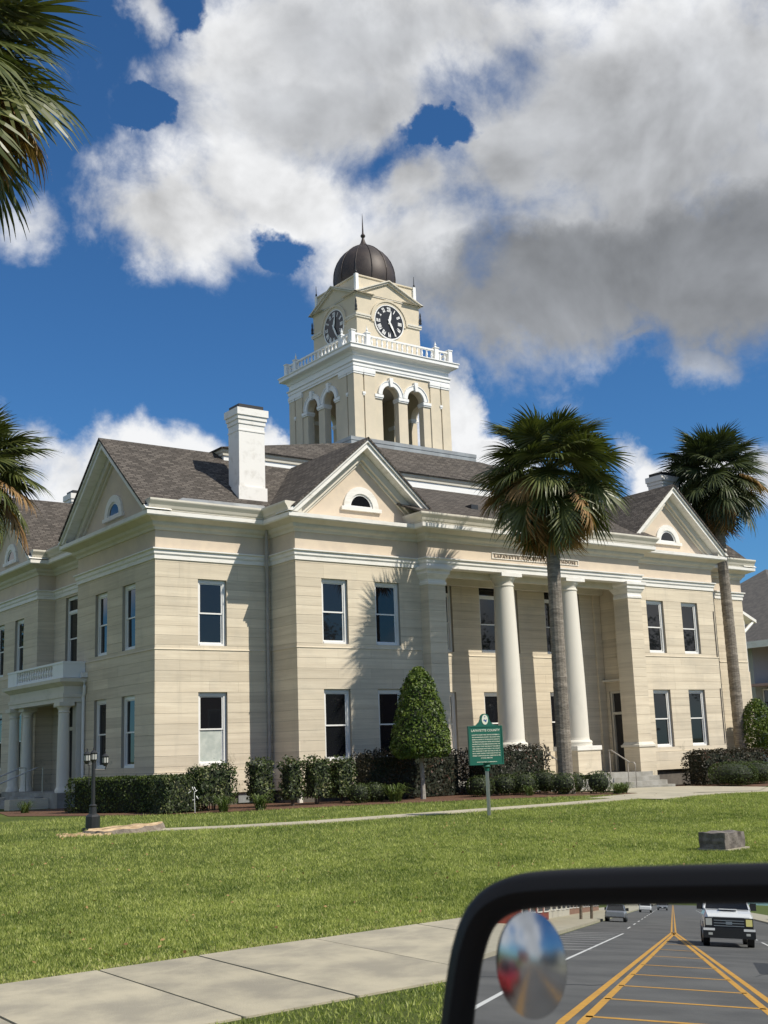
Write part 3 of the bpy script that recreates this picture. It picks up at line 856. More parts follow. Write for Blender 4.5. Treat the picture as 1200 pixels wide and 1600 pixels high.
def gable(fr, hw, za, depth, lun=True, zb=9.135, over=.50):
    """pediment centred on fr (u=0 centre, d=0 wall plane)"""
    W = hw+over+.04
    k = (za-zb)/W
    mb = MB(fr); mb.prism([(-(hw+.1), zb), (hw+.1, zb), (0, za-.25-k*0)], .0, .25); mb.build('pediment_wall', 'stucco', CH)
    mb = MB(fr); chev(mb, W, zb, za-.03, 0, .12, -over-.06, .30); mb.build('rake_board', 'trim', CH)
    mb = MB(fr); chev(mb, W, zb, za-.03, .13, .30, -over, .30); mb.build('rake_moulding', 'trim', CH)
    mb = MB(fr); chev(mb, W-.02, zb, za-.03, .31, .62, -.17, .30); chev(mb, W-.02, zb, za-.03, .635, .74, -.07, .30); mb.build('rake_bed_moulding', 'cream', CH)
    e = fr
    We = W-.15; zq = zb+.02+.17*k
    L = [e((-W-.02, -over-.10, zb+.0)), e((0, -over-.10, za+.02)), e((0, .0, za+.02)), e((-W-.02, .0, zb))]
    Rr = [e((W+.02, -over-.10, zb)), e((0, -over-.10, za+.02)), e((0, .0, za+.02)), e((W+.02, .0, zb))]
    L2 = [e((-We, 0, zq)), e((0, 0, za+.02)), e((0, depth, za+.02)), e((-We, depth, zq))]
    R2 = [e((We, 0, zq)), e((0, 0, za+.02)), e((0, depth, za+.02)), e((We, depth, zq))]
    L = [e((-We, -over-.10, zq)), e((0, -over-.10, za+.02)), e((0, 0, za+.02)), e((-We, 0, zq))]
    Rr = [e((We, -over-.10, zq)), e((0, -over-.10, za+.02)), e((0, 0, za+.02)), e((We, 0, zq))]
    L = [L[0], L[1], L2[2], L2[3]]; Rr = [Rr[0], Rr[1], R2[2], R2[3]]
    roof_quads('roof', [L, Rr])
    if lun:
        lunette(fr)


def arc(cx, cz, r, n=14, a0=0., a1=PI): return [(cx+r*math.cos(a0+(a1-a0)*i/n), cz+r*math.sin(a0+(a1-a0)*i/n)) for i in range(n+1)]


def ringband(mb, cx, cz, r0, r1, d0, d1, n=14, a0=0., a1=PI):
    A = arc(cx, cz, r0, n, a0, a1); B = arc(cx, cz, r1, n, a0, a1)
    for i in range(n): mb.prism([A[i], B[i], B[i+1], A[i+1]], d0, d1)


def lunette(fr):
    mb = MB(fr); ringband(mb, 0, 9.58, .47, .70, -.07, .0); mb.box(-.80, .80, -.10, .0, 9.46, 9.58); w = mb.build('lunette_window', 'trim', CH)
    mb = MB(fr); ringband(mb, 0, 9.585, .40, .465, -.03, .0); mb.box(-.4, .4, -.035, .0, 9.582, 9.63); mb.build('frame', 'vinyl', w)
    mb = MB(fr); mb.prism([(-.42, 9.60)]+arc(0, 9.60, .42)[::-1][1:-1]+[(.42, 9.60)], -.014, .0); mb.build('pane', 'pane', w)


gable(Frame((X1+X2)/2, YF), (X2-X1)/2, 11.86, 4.4)
gable(Frame((X3+X4)/2, YF), (X4-X3)/2, 11.86, 4.4)
gable(Frame(X0, 35.7, -90), 3.1, 12.16, 6.8)
gable(Frame(X0, 45.8, -90), 3.1, 12.16, 6.8)
gable(Frame(X5, 35.7, 90), 3.1, 12.16, 6.8, zb=9.137)
gable(Frame(X5, 45.8, 90), 3.1, 12.16, 6.8, zb=9.137)
gable(Frame((X1+X2)/2, 50.5, 180), (X2-X1)/2, 11.86, 4.4, zb=9.139)
gable(Frame((X3+X4)/2, 50.5, 180), (X4-X3)/2, 11.86, 4.4, zb=9.139)
# lower roofs between the gables
ze = 9.47
roof_quads('roof', [[(23.6, 30.0, ze), (35.28, 30.0, ze), (37.0, 35.36, 11.78), (21.9, 35.36, 11.78)],
                    [(15.33, 38.2, ze), (15.33, 43.3, ze), (19.15, 45.8, 11.80), (19.15, 35.7, 11.80)],
                    [(43.55, 38.2, ze), (43.55, 43.3, ze), (39.75, 45.8, 11.80), (39.75, 35.7, 11.80)],
                    [(24, 49.4, ze), (34.9, 49.4, ze), (37, 46.15, 11.78), (21.9, 46.15, 11.78)]])
# roof vent on the front slope
mb = MB(Frame(27.35, 31.6, 0)); mb.prism([(-.16, 10.15), (.16, 10.15), (.16, 10.33), (-.16, 10.33)], .0, .34); mb.build('roof_vent', 'dark_iron', CH)

# raised middle block with its hipped roof
mb = MB(); mb.sweep([(19.1, 35.3), (39.78, 35.3), (39.78, 46.2), (19.1, 46.2)], [(0, 10.0), (0, 12.02)]); mb.build('clerestory_wall', 'white_paint', CH)
mb = MB(); mb.sweep([(19.1, 35.3), (39.78, 35.3), (39.78, 46.2), (19.1, 46.2)], [(0, 12.0), (.05, 12.02), (.06, 12.10), (.10, 12.14), (.12, 12.18), (.14, 12.27), (.0, 12.30)]); mb.build('clerestory_cornice', 'cream', CH)
E0 = [(18.90, 35.10, 12.27), (39.98, 35.10, 12.27), (39.98, 46.40, 12.27), (18.90, 46.40, 12.27)]
T0 = [(26.0, 37.45, 13.86), (32.88, 37.45, 13.86), (32.88, 44.25, 13.86), (26.0, 44.25, 13.86)]
roof_quads('roof', [[E0[i], E0[(i+1) % 4], T0[(i+1) % 4], T0[i]] for i in range(4)])


def chimney(x, y, sgn):
    f = Frame(x, y, 0 if sgn > 0 else 180)
    mb = MB(f); mb.box(-.49, .49, 0, .72, 9.6, 12.55); mb.box(-.54, .54, -.05, .77, 9.4, 10.40)
    for a, z0, z1 in ((.02, 12.30, 12.35), (.03, 12.55, 12.70), (.065, 12.70, 12.84), (.105, 12.84, 13.08)): mb.box(-.49-a, .49+a, -a, .72+a, z0, z1)
    c = mb.build('chimney', 'chimney_paint', CH)
    mb = MB(f); mb.box(-.47, .47, .02, .70, 13.08, 13.24); mb.build('chimney_cap', 'black', c)


chimney(18.95, 33.05, 1); chimney(39.93, 33.05, 1); chimney(18.95, 48.5, -1); chimney(39.93, 48.5, -1)

# ------------------------------------------------------------------ tower
TX, TY = 29.44, 40.87


def sq(h): return [(TX-h, TY-h), (TX+h, TY-h), (TX+h, TY+h), (TX-h, TY+h)]


mb = MB(); mb.sweep(sq(3.30), [(0, 13.6), (0, 14.05), (.02, 14.06), (.02, 14.21), (-.05, 14.23), (-1.2, 14.34)]); mb.build('tower_base', 'metal_flash', CH)
mb = MB(); mb.box(TX-2.6, TX+2.6, TY-2.6, TY+2.6, 14.2, 14.36); mb.build('belfry_floor', 'lead_roof', CH)
for fi, (ang) in enumerate((0, 90, 180, -90)):
    f = Frame(TX+2.52*math.sin(R(ang)), TY-2.52*math.cos(R(ang)), ang)
    mb = MB(f); t = .32; e0 = 2.52 if fi % 2 == 0 else 2.52-.32
    oc = (-.67, .67); hw = .43; zs = 16.48; z0, z1 = 14.36, 17.8
    edges = [(-e0, oc[0]-hw), (oc[0]+hw, oc[1]-hw), (oc[1]+hw, e0)]
    for a, b in edges: mb.box(a, b, 0, t, z0, z1)
    for c in oc:
        A = arc(c, zs, hw, 16)
        for (ua, za), (ub, zb) in zip(A, A[1:]): mb.prism([(ua, za), (ub, zb), (ub, z1), (ua, z1)], 0, t)
    mb.build('belfry_wall', 'tower_stucco', CH)
    for s in (-1, 1):
        for a, b in ((2.11, 2.52), (1.50, 2.03)):
            mb = MB(f); lo, hi = (a, b) if s > 0 else (-b, -a)
            x0, x1 = (lo, hi+.05) if (b > 2.5 and s > 0) else ((lo-.05, hi) if b > 2.5 else (lo, hi))
            if fi % 2: x0, x1 = max(x0, -2.52), min(x1, 2.52)
            mb.box(x0, x1, -.05, 0, 14.36, 17.22); p = mb.build('pilaster', 'tower_stucco', CH)
            mb = MB(f); mb.box(x0-.02, x1+.02, -.075, 0, 17.22, 17.30); mb.box(x0-.035, x1+.035, -.095, 0, 17.30, 17.46)
            mb.build('capital', 'white_paint', p)
        mb = MB(f); c_ = 2.07*s; mb.box(c_-.05, c_+.05, -.065, 0, 16.30, 16.36); mb.box(c_-.075, c_+.075, -.085, 0, 16.36, 16.46); mb.build('small_capital', 'white_paint', CH)
    mb = MB(f)
    for c in oc:
        ringband(mb, c, zs, hw+.02, hw+.20, -.07, 0, 16); ringband(mb, c, zs, hw+.20, hw+.235, -.10, 0, 16)
    mb.build('archivolt', 'white_paint', CH)
    for c in oc:
        mb = MB(f); mb.prism([(c-.06, 16.86), (c+.06, 16.86), (c+.10, 17.26), (c-.10, 17.26)], -.14, 0); mb.build('keystone', 'white_paint', CH)
    for a, b in ((-1.48, oc[0]-hw+.0), (oc[0]+hw-.0, oc[1]-hw+.0), (oc[1]+hw, 1.48)):
        mb = MB(f); mb.box(a-.012, b+.012, -.05, t+.02, 16.28, 16.34); mb.box(a-.03, b+.03, -.08, t+.04, 16.34, 16.46); mb.build('impost', 'white_paint', CH)
mb = MB(); mb.sweep(sq(2.52), [(-.3, 17.46), (.06, 17.46), (.06, 17.55), (.09, 17.56), (.09, 17.68), (.14, 17.72), (.14, 17.76), (.05, 17.77), (.05, 18.0), (.10, 18.03), (.14, 18.12), (.20, 18.17), (.33, 18.20), (.36, 18.20), (.38, 18.22), (.38, 18.34), (.42, 18.38), (.42, 18.42), (.0, 18.46), (-1.2, 18.5)])
mb.build('tower_cornice', 'white_paint', CH)
mb = MB(); mb.box(TX-2.2, TX+2.2, TY-2.2, TY+2.2, 17.75, 17.85); mb.build('belfry_ceiling', 'cream', CH)
# balustrade
for fi, ang in enumerate((0, 90, 180, -90)):
    f = Frame(TX+2.62*math.sin(R(ang)), TY-2.62*math.cos(R(ang)), ang)
    mb = MB(f); e = 2.62 if fi % 2 == 0 else 2.52
    mb.box(-e+.11, e-.11, -.05, .05, 18.44, 18.52); mb.box(-e+.11, e-.11, -.06, .06, 18.90, 18.97)
    mb.build('balustrade_rail', 'white_paint', CH)
    for k in ([-2.62, -1.85, 1.85, 2.62] if fi % 2 == 0 else [-1.85, 1.85]):
        mb = MB(f); h = 19.03; mb.box(k-.10, k+.10, -.10, .10, 18.44, h); mb.box(k-.125, k+.125, -.125, .125, h, h+.04)
        p = mb.build('balustrade_post', 'white_paint', CH)
        if abs(k) < 2:
            mb = MB(f); mb.lathe(k, 0, [(.10, h+.04), (.07, h+.08), (.03, h+.12), (.055, h+.17), (.02, h+.25), (.005, h+.36)], 8); mb.build('finial', 'white_paint', p)
    kk = [-1.62+.27*i for i in range(13)] + [-2.36, -2.1, 2.1, 2.36]
    for k in kk:
        mb = MB(f); mb.lathe(k, 0, [(.045, 18.52), (.03, 18.58), (.055, 18.68), (.028, 18.80), (.045, 18.90)], 6, False); mb.build('baluster', 'white_paint', CH)
# clock stage
hc = 1.72
mb = MB(); mb.sweep(sq(hc), [(0, 18.4), (0, 21.3)]); mb.build('clock_stage', 'tower_stucco', CH)
mb = MB(); mb.box(TX-hc+.05, TX+hc-.05, TY-hc+.05, TY+hc-.05, 21.0, 21.28); mb.build('clock_stage_top', 'lead_roof', CH)
mb = MB(); mb.sweep(sq(1.58), [(0, 21.2), (0, 22.10), (.05, 22.12), (.05, 22.18), (-.03, 22.20), (-.3, 22.22)]); mb.box(TX-1.5, TX+1.5, TY-1.5, TY+1.5, 22.1, 22.215); mb.build('attic', 'tower_stucco', CH)
for s1 in (-1, 1):
    for s2 in (-1, 1):
        mb = MB(Frame(TX, TY)); mb.box(s1*1.58-.075, s1*1.58+.075, s2*1.58-.075, s2*1.58+.075, 21.25, 22.205); a_ = mb.build('attic_post', 'white_paint', CH)
        mb = MB(Frame(TX, TY)); mb.lathe(s1*1.60, s2*1.60, [(.035, 22.2), (.05, 22.3), (.02, 22.36), (.012, 22.72)], 6); mb.build('finial', 'dark_iron', a_)
        mb = MB(Frame(TX, TY)); mb.lathe(s1*1.76, s2*1.76, [(.015, 20.40), (.07, 20.44), (.045, 20.52), (.06, 20.60), (.03, 20.75), (.04, 20.82), (.02, 20.95)], 7); mb.build('corner_ornament', 'dark_iron', CH)

HRS = ['XII', 'I', 'II', 'III', 'IV', 'V', 'VI', 'VII', 'VIII', 'IX', 'X', 'XI']


def numeral(mb, ang, txt, r, h, d0, d1, wb):
    """bars in a clock plane; ang clockwise from top; glyph tops outward"""
    cw = {'I': .042, 'V': .085, 'X': .088}; gap = .012
    tot = sum(cw[c] for c in txt)+gap*(len(txt)-1); x = -tot/2
    def P(u, v):
        a = ang; return (u*math.cos(a)+(r+v)*math.sin(a), -u*math.sin(a)+(r+v)*math.cos(a))
    def bar(u0, v0, u1, v1, w):
        dx, dy = u1-u0, v1-v0; L = math.hypot(dx, dy); nx, ny = -dy/L*w/2, dx/L*w/2
        mb.prism([(P(u0+nx, v0+ny)[0], P(u0+nx, v0+ny)[1]+wb), (P(u1+nx, v1+ny)[0], P(u1+nx, v1+ny)[1]+wb), (P(u1-nx, v1-ny)[0], P(u1-nx, v1-ny)[1]+wb), (P(u0-nx, v0-ny)[0], P(u0-nx, v0-ny)[1]+wb)], d0, d1)
    for c in txt:
        w = cw[c]; s = .036
        if c == 'I': bar(x+w/2, -h/2, x+w/2, h/2, s)
        if c == 'V': bar(x+.02, h/2, x+w/2, -h/2, s); bar(x+w-.01, h/2, x+w/2, -h/2, .022)
        if c == 'X': bar(x+.01, h/2, x+w-.01, -h/2, s); bar(x+w-.01, h/2, x+.01, -h/2, .03)
        x += w+gap
    bar(-tot/2, h/2, tot/2, h/2, .014)


for fi, ang in enumerate((0, 90, 180, -90)):
    f = Frame(TX+hc*math.sin(R(ang)), TY-hc*math.cos(R(ang)), ang)
    zc = 20.19
    mb = MB(f)
    W = 1.90; zb, za = 21.27, 22.12; k = (za-zb)/W
    mb.prism([(-1.72, 21.25), (1.72, 21.25), (0, za-.12)], .0, .5)
    mb.build('tower_pediment', 'tower_stucco', CH)
    mb = MB(f); chev(mb, W, zb, za, 0, .055, -.17-.001*fi, .9-.003*fi); chev(mb, W-.02, zb, za, .06, .135, -.10, .4+.003*fi); mb.build('tower_rake', 'white_paint' if False else 'cream', CH)
    mb = MB(f); mb.box(-1.74, 1.74, -.035, 0, 21.225, 21.262); mb.build('tower_fillet', 'cream', CH)
    # string moulding broken by the clock surround
    for s in (-1, 1):
        mb = MB(f); a, b = (.99, 1.80) if s > 0 else (-1.80, -.99)
        if fi % 2: a, b = max(a, -1.73), min(b, 1.73)
        mb.box(a, b, -.05, 0, 20.16, 20.24); mb.box(a, b, -.08, 0, 20.24, 20.32); mb.build('tower_string', 'cream', CH)
    mb = MB(f); ringband(mb, 0, zc, .80, .92, -.05, 0, 24, R(-8), R(188)); ringband(mb, 0, zc, .92, 1.0, -.09, 0, 24, R(-2), R(182)); mb.build('clock_surround', 'tower_stucco', CH)
    cl = MB(f); cl.prism(arc(0, zc, .77, 48, 0, 2*PI)[:-1], -.03, 0); c0 = cl.build('clock', 'clock_black', CH)
    mb = MB(f); ringband(mb, 0, zc, .76, .805, -.05, 0, 40, 0, 2*PI); mb.build('bezel', 'white_paint', c0)
    for i, tx in enumerate(HRS):
        mb = MB(f); numeral(mb, 2*PI*i/12, tx, .585, .20, -.040, -.031, zc); mb.build('numeral', 'white_paint', c0)

    def hand(a, L, w, back, nm, dd):
        mb = MB(f); u, v = math.sin(a), math.cos(a); nx, ny = v, -u
        pts = [(-u*back-nx*w*.4, zc-v*back-ny*w*.4), (-u*back+nx*w*.4, zc-v*back+ny*w*.4), (u*L*.35+nx*w*.75, zc+v*L*.35+ny*w*.75), (u*L*.72+nx*w*.35, zc+v*L*.72+ny*w*.35), (u*L, zc+v*L), (u*L*.72-nx*w*.35, zc+v*L*.72-ny*w*.35), (u*L*.35-nx*w*.75, zc+v*L*.35-ny*w*.75)]
        mb.prism(pts, dd, dd+.01); mb.build(nm, 'white_paint', c0)
    hand(R(13), .56, .085, .1, 'hour_hand', -.065); hand(R(152), .73, .07, .13, 'minute_hand', -.08)
# spot lamp fixture by the west clock and an aerial on the south rail
mb = MB(Frame(TX-2.1, TY-1.0)); mb.lathe(0, 0, [(.02, 18.4), (.02, 19.15), (.12, 19.2), (.05, 19.45)], 8); mb.build('floodlight', 'white_paint', CH)
# dome
prof = [(1.36, 22.21), (1.42, 22.45), (1.44, 22.7), (1.42, 22.95), (1.36, 23.22), (1.25, 23.5), (1.09, 23.77), (.88, 24.02), (.64, 24.22), (.40, 24.37), (.24, 24.45)]
mb = MB(); mb.lathe(TX, TY, prof, 36); dm = mb.build('dome', 'dome_metal', CH, smooth=True)
for i in range(12):
    a = 2*PI*(i+.3)/12; mb = MB()
    mb.tube([(TX+(r+.012)*math.cos(a), TY+(r+.012)*math.sin(a), z) for r, z in prof], .018, 5); mb.build('rib', 'dome_metal', dm)
mb = MB(); mb.lathe(TX, TY, [(.30, 24.40), (.20, 24.5), (.12, 24.62), (.07, 24.78), (.055, 24.86), (.10, 24.92), (.115, 24.97), (.08, 25.03), (.045, 25.08), (.04, 25.15), (.028, 25.5), (.012, 25.95), (.002, 26.1)], 14); mb.build('finial', 'dome_metal', dm, smooth=True)

# ------------------------------------------------------------------ front portico
mb = MB(); mb.box(24.5, 34.4, 30.40, 32.62, .0, .60); mb.build('portico_floor', 'step_stone', CH)
for i in range(3):
    mb = MB(); yy = 30.05-.36*i; z = .60-.155*(i+1)+.0
    mb.box(24.6, 34.35, yy, 30.4-.36*i if i == 0 else 30.4-.36*i, -.05, z); mb.build('step', 'step_stone', CH)
mb = MB(); mb.box(24.19+.02, 34.69-.02, 30.57, 32.6, 7.72, 7.80); mb.build('portico_ceiling', 'cream', CH)
mb = MB(); mb.box(24.3, 34.6, 31.15, 31.3, 7.5, 7.72); mb.box(24.3, 34.6, 32.3, 32.55, 7.45, 7.72); mb.build('ceiling_beam', 'cream', CH)
for s, (a, b) in ((-1, (24.21, 24.95)), (1, (33.93, 34.67))):
    mb = MB(); mb.F = ID
    lv = [1.62+(7.30-1.62)*i/16 for i in range(17)]
    mb.box(a+.01, b-.01, 30.57, 31.3, .55, 7.42)
    for z0, z1 in zip(lv, lv[1:]): mb.box(a, b, 30.555, 31.3, z0+.004, z1-.004, tone=rnd.uniform(.2, .8))
    mb.box(a-.07, b+.07, 30.48, 31.25, .35, .94, tone=.4); mb.box(a-.07, b+.07, 30.48, 31.25, .945, 1.50, tone=.7)
    p = mb.build('pier', 'stone', CH)
    mb = MB(); mb.sweep([(a, 30.555), (b, 30.555), (b, 31.25), (a, 31.25)], [(.075, 1.49), (.11, 1.50), (.11, 1.57), (.07, 1.59), (.03, 1.66), (.004, 1.68)]); mb.build('pier_base', 'cream', p)
    mb = MB(); mb.sweep([(a, 30.555), (b, 30.555), (b, 31.25), (a, 31.25)], [(.004, 7.10), (.03, 7.12), (.03, 7.20), (.008, 7.22), (.008, 7.30), (.05, 7.36), (.10, 7.46), (.12, 7.47), (.12, 7.56), (.18, 7.62), (.18, 7.72), (0, 7.73)]); mb.build('pier_capital', 'trim', p)
for cx in (27.97, 31.13):
    cy = 30.98
    mb = MB(); mb.box(cx-.58, cx+.58, cy-.58, cy+.58, .0, 1.46); ped = mb.build('pedestal', 'stone', CH)
    mb = MB(); mb.sweep([(cx-.58, cy-.58), (cx+.58, cy-.58), (cx+.58, cy+.58), (cx-.58, cy+.58)], [(.0, 1.44), (.04, 1.46), (.04, 1.61), (-.3, 1.615)]); mb.box(cx-.5, cx+.5, cy-.5, cy+.5, 1.5, 1.61); mb.build('pedestal_cap', 'trim', ped)
    mb = MB()
    pr_ = [(.54, 1.61), (.54, 1.70), (.555, 1.74), (.53, 1.79), (.47, 1.82), (.46, 1.86), (.455, 1.90)]
    for i in range(13):
        t = i/12; z = 1.90+t*(7.25-1.90); r = .450-.10*t**1.7; pr_.append((r, z))
    pr_ += [(.375, 7.27), (.375, 7.31), (.35, 7.33), (.35, 7.42), (.38, 7.46), (.44, 7.53), (.455, 7.58)]
    mb.lathe(cx, cy, pr_, 32); col_ = mb.build('column', 'column_paint', CH, smooth=True)
    mb = MB(); mb.box(cx-.48, cx+.48, cy-.48, cy+.48, 7.58, 7.715); mb.build('abacus', 'trim', col_)
# wall pilaster shafts behind the portico
for cx in (24.62, 34.25):
    mb = MB(); mb.box(cx-.17, cx+.17, 32.50, 32.59, .6, 7.45); mb.build('wall_pilaster', 'stone', CH)
# inscription panel
mb = MB(); fy = 30.55
mb.box(27.10, 31.36, fy-.035, fy, 8.175, 8.195); mb.box(27.10, 31.36, fy-.035, fy, 8.365, 8.385); mb.box(27.10, 27.12, fy-.035, fy, 8.195, 8.365); mb.box(31.34, 31.36, fy-.035, fy, 8.195, 8.365)
pn = mb.build('inscription_panel', 'trim', CH)
me = text_mesh('LAFAYETTE  COUNTY  COURTHOUSE', .175, .012, sp=1.22, bold=.002)
o = link('lettering', me, 'bark', pn)
xs_ = [v.co.x for v in me.vertices]; wid = max(xs_)-min(xs_)
o.rotation_euler = (PI/2, 0, 0); o.location = (29.23-CX, fy-.012-CY, 8.215); o.scale = (4.0/wid, 1, 1)
# door in the east cheek of the portico
f = Frame(X3, 0, -90)
mb = MB(f); mb.box(-32.35, -31.40, .16, .20, .6, 3.65); dr = mb.build('portico_door', 'interior', CH)
mb = MB(f); mb.box(-32.35, -32.27, .06, .16, .6, 3.65); mb.box(-31.48, -31.40, .06, .16, .6, 3.65); mb.box(-32.27, -31.48, .06, .16, 2.75, 2.85); mb.box(-32.27, -31.48, .06, .16, 3.57, 3.65); mb.build('door_frame', 'cream', dr)
mb = MB(f); mb.box(-32.5, -31.1, -.18, .0, 4.02, 4.10); mb.build('door_hood', 'cream', CH)
# handrails on the steps
for x in (28.95, 32.15):
    mb = MB()
    for dx in (0,):
        mb.tube([(x, 30.45, 1.42), (x, 30.3, 1.42), (x, 29.45, .98), (x, 29.25, .98), (x, 29.2, .90), (x, 29.2, .0)], .022, 6)
        mb.tube([(x, 29.55, .98), (x, 29.55, .05)], .02, 6); mb.tube([(x, 30.40, 1.42), (x, 30.40, .55)], .02, 6)
    mb.build('handrail', 'copper_pipe', CH)
# downspout in the south-west angle
mb = MB(); mb.tube([(19.08, 32.35, 9.2), (19.08, 32.42, 8.9), (19.08, 32.44, 7.75), (19.13, 32.5, 7.5), (19.14, 32.52, 7.3), (19.14, 32.52, .3)], .055, 8); mb.build('downspout', 'copper_pipe', CH)
# vertical expansion joints / cable on the south-east corner
mb = MB(); mb.box(39.50, 39.53, 30.97, 31.0, 4.98, 6.85); mb.box(39.50, 39.53, 30.97, 31.0, 1.5, 3.7); mb.build('conduit', 'foundation', CH)

# ------------------------------------------------------------------ west entrance porch
XW = 14.45
mb = MB(); mb.box(XW-.10, 15.9, 38.0, 43.5, .0, .72); mb.build('porch_floor', 'step_stone', CH)
for i in range(4):
    mb = MB(); mb.box(XW-.10-.30*(i+1), XW-.10-.30*i, 39.3, 42.2, .0, .72-.13*(i+1)); mb.build('porch_step', 'step_stone', CH)
for y in (38.75, 42.25):
    mb = MB(); mb.box(XW-1.4, XW-.1, y, y+.5, .0, .55); mb.build('porch_cheek', 'stone', CH)
mb = MB(); PP = [(15.85, 37.95), (XW, 37.95), (XW, 43.55), (15.85, 43.55)]
mb.sweep([(15.9, 38.1), (XW+.12, 38.1), (XW+.12, 43.4), (15.9, 43.4)], [(-.45, 3.66), (.05, 3.66), (.05, 3.80), (.08, 3.81), (.08, 3.93), (.03, 3.94), (.03, 4.18), (.10, 4.22), (.20, 4.30), (.22, 4.30), (.24, 4.32), (.25, 4.43), (.0, 4.47)], closed=False, side=-1)
mb.box(XW+.1, 15.88, 38.12, 43.38, 4.0, 4.46); mb.build('porch_entablature', 'cream', CH)
mb = MB(); a0, a1 = 38.0, 43.5
for (x0, x1, y0, y1) in ((XW+.02, XW+.16, 38.0, 38.95), (XW+.02, XW+.16, 42.55, 43.5), (XW+.16, 15.24, 38.0, 38.14), (XW+.16, 15.24, 43.36, 43.5)): mb.box(x0, x1, y0, y1, 4.46, 4.93)
mb.box(XW+.04, XW+.14, 38.95, 42.55, 4.46, 4.55); mb.box(XW-.0, XW+.18, 37.98, 43.52, 4.93, 5.0); mb.box(XW+.18, 15.24, 37.98, 38.16, 4.93, 5.0); mb.box(XW+.18, 15.24, 43.34, 43.52, 4.93, 5.0)
bal = mb.build('balcony', 'white_paint', CH)
for i in range(15):
    y = 39.08+i*.24; mb = MB(); mb.lathe(XW+.09, y, [(.05, 4.55), (.035, 4.6), (.065, 4.70), (.03, 4.83), (.05, 4.93)], 6, False); mb.build('baluster', 'white_paint', bal)
for y in (38.30, 39.0, 42.5, 43.2):
    mb = MB(); x = XW+.20 if y in (38.30, 43.2) else XW+.45
    mb.lathe(x, y, [(.25, .72), (.25, .80), (.22, .84), (.20, .90), (.20, 1.5), (.17, 3.30), (.20, 3.33), (.17, 3.37), (.18, 3.45), (.24, 3.53)], 18); c = mb.build('porch_column', 'column_paint', CH, smooth=True)
    mb = MB(); mb.box(x-.26, x+.26, y-.26, y+.26, 3.53, 3.66); mb.build('abacus', 'cream', c)
for y in (38.1, 43.1):
    mb = MB(); mb.box(15.0, 15.24, y, y+.34, .72, 3.66); mb.build('porch_pilaster', 'cream', CH)
mb = MB(); mb.tube([(15.15, 37.86, 4.35), (15.15, 37.83, 4.15), (15.18, 37.9, 3.95), (15.18, 37.98, 3.8), (15.18, 37.95, .3)], .055, 8); mb.box(15.05, 15.25, 37.8, 37.98, 4.45, 4.62); mb.build('downspout', 'vinyl', CH)
mb = MB(Frame(15.9, 0, -90)); mb.box(-41.9, -39.6, .15, .2, .72, 3.65); d_ = mb.build('porch_door', 'interior', CH)
mb = MB(Frame(15.9, 0, -90)); mb.box(-41.9, -41.78, .05, .15, .72, 3.65); mb.box(-39.72, -39.6, .05, .15, .72, 3.65); mb.box(-41.78, -39.72, .05, .15, 2.8, 2.92); mb.build('door_frame', 'cream', d_)
mb = MB()
mb.tube([(XW-1.5, 41.6, .22), (XW-1.5, 41.6, 1.0), (XW-1.4, 41.6, 1.05), (XW-.1, 41.6, 1.55), (XW+.1, 41.6, 1.55), (XW+.1, 41.6, .72)], .022, 6)
mb.tube([(XW-1.5, 39.9, .22), (XW-1.5, 39.9, 1.0), (XW-1.4, 39.9, 1.05), (XW-.1, 39.9, 1.55), (XW+.1, 39.9, 1.55), (XW+.1, 39.9, .72)], .022, 6)
mb.build('handrail', 'steel', CH)

# east side porch canopy with braces
mb = MB(); mb.face([(43.64, 33.2, 7.66), (45.35, 33.2, 6.95), (45.35, 37.5, 6.95), (43.64, 37.5, 7.66)]); mb.face([(43.64, 33.2, 7.52), (45.35, 33.2, 6.81), (45.35, 37.5, 6.81), (43.64, 37.5, 7.52)])
mb.face([(43.64, 33.2, 7.66), (43.64, 33.2, 7.52), (45.35, 33.2, 6.81), (45.35, 33.2, 6.95)]); mb.face([(45.35, 33.2, 6.95), (45.35, 33.2, 6.81), (45.35, 37.5, 6.81), (45.35, 37.5, 6.95)])
cn = mb.build('side_canopy', 'trim', CH)
mb = MB(); mb.tube([(43.68, 33.3, 5.8), (45.2, 33.3, 6.85)], .07, 6); mb.build('brace', 'trim', cn)
mb = MB(); mb.box(43.66, 43.75, 33.5, 34.3, 4.6, 7.3); mb.box(44.5, 44.6, 33.3, 33.4, 4.6, 6.9); mb.build('post', 'trim', cn)
mb = MB(); mb.box(43.64, 44.65, 33.3, 37.5, .0, 4.6); mb.build('side_stair', 'stone', CH)

# ------------------------------------------------------------------ planting


def core_mesh(kind, w, d, h):
    mb = MB(); s = .86
    if kind == 'box': mb.box(-w/2*s, w/2*s, -d/2*s, d/2*s, .05, h*.93)
    else: mb.lathe(0, 0, [(w/2*s*math.sin(PI*i/8), h/2-h/2*s*math.cos(PI*i/8)) for i in range(1, 8)], 12)
    return mb


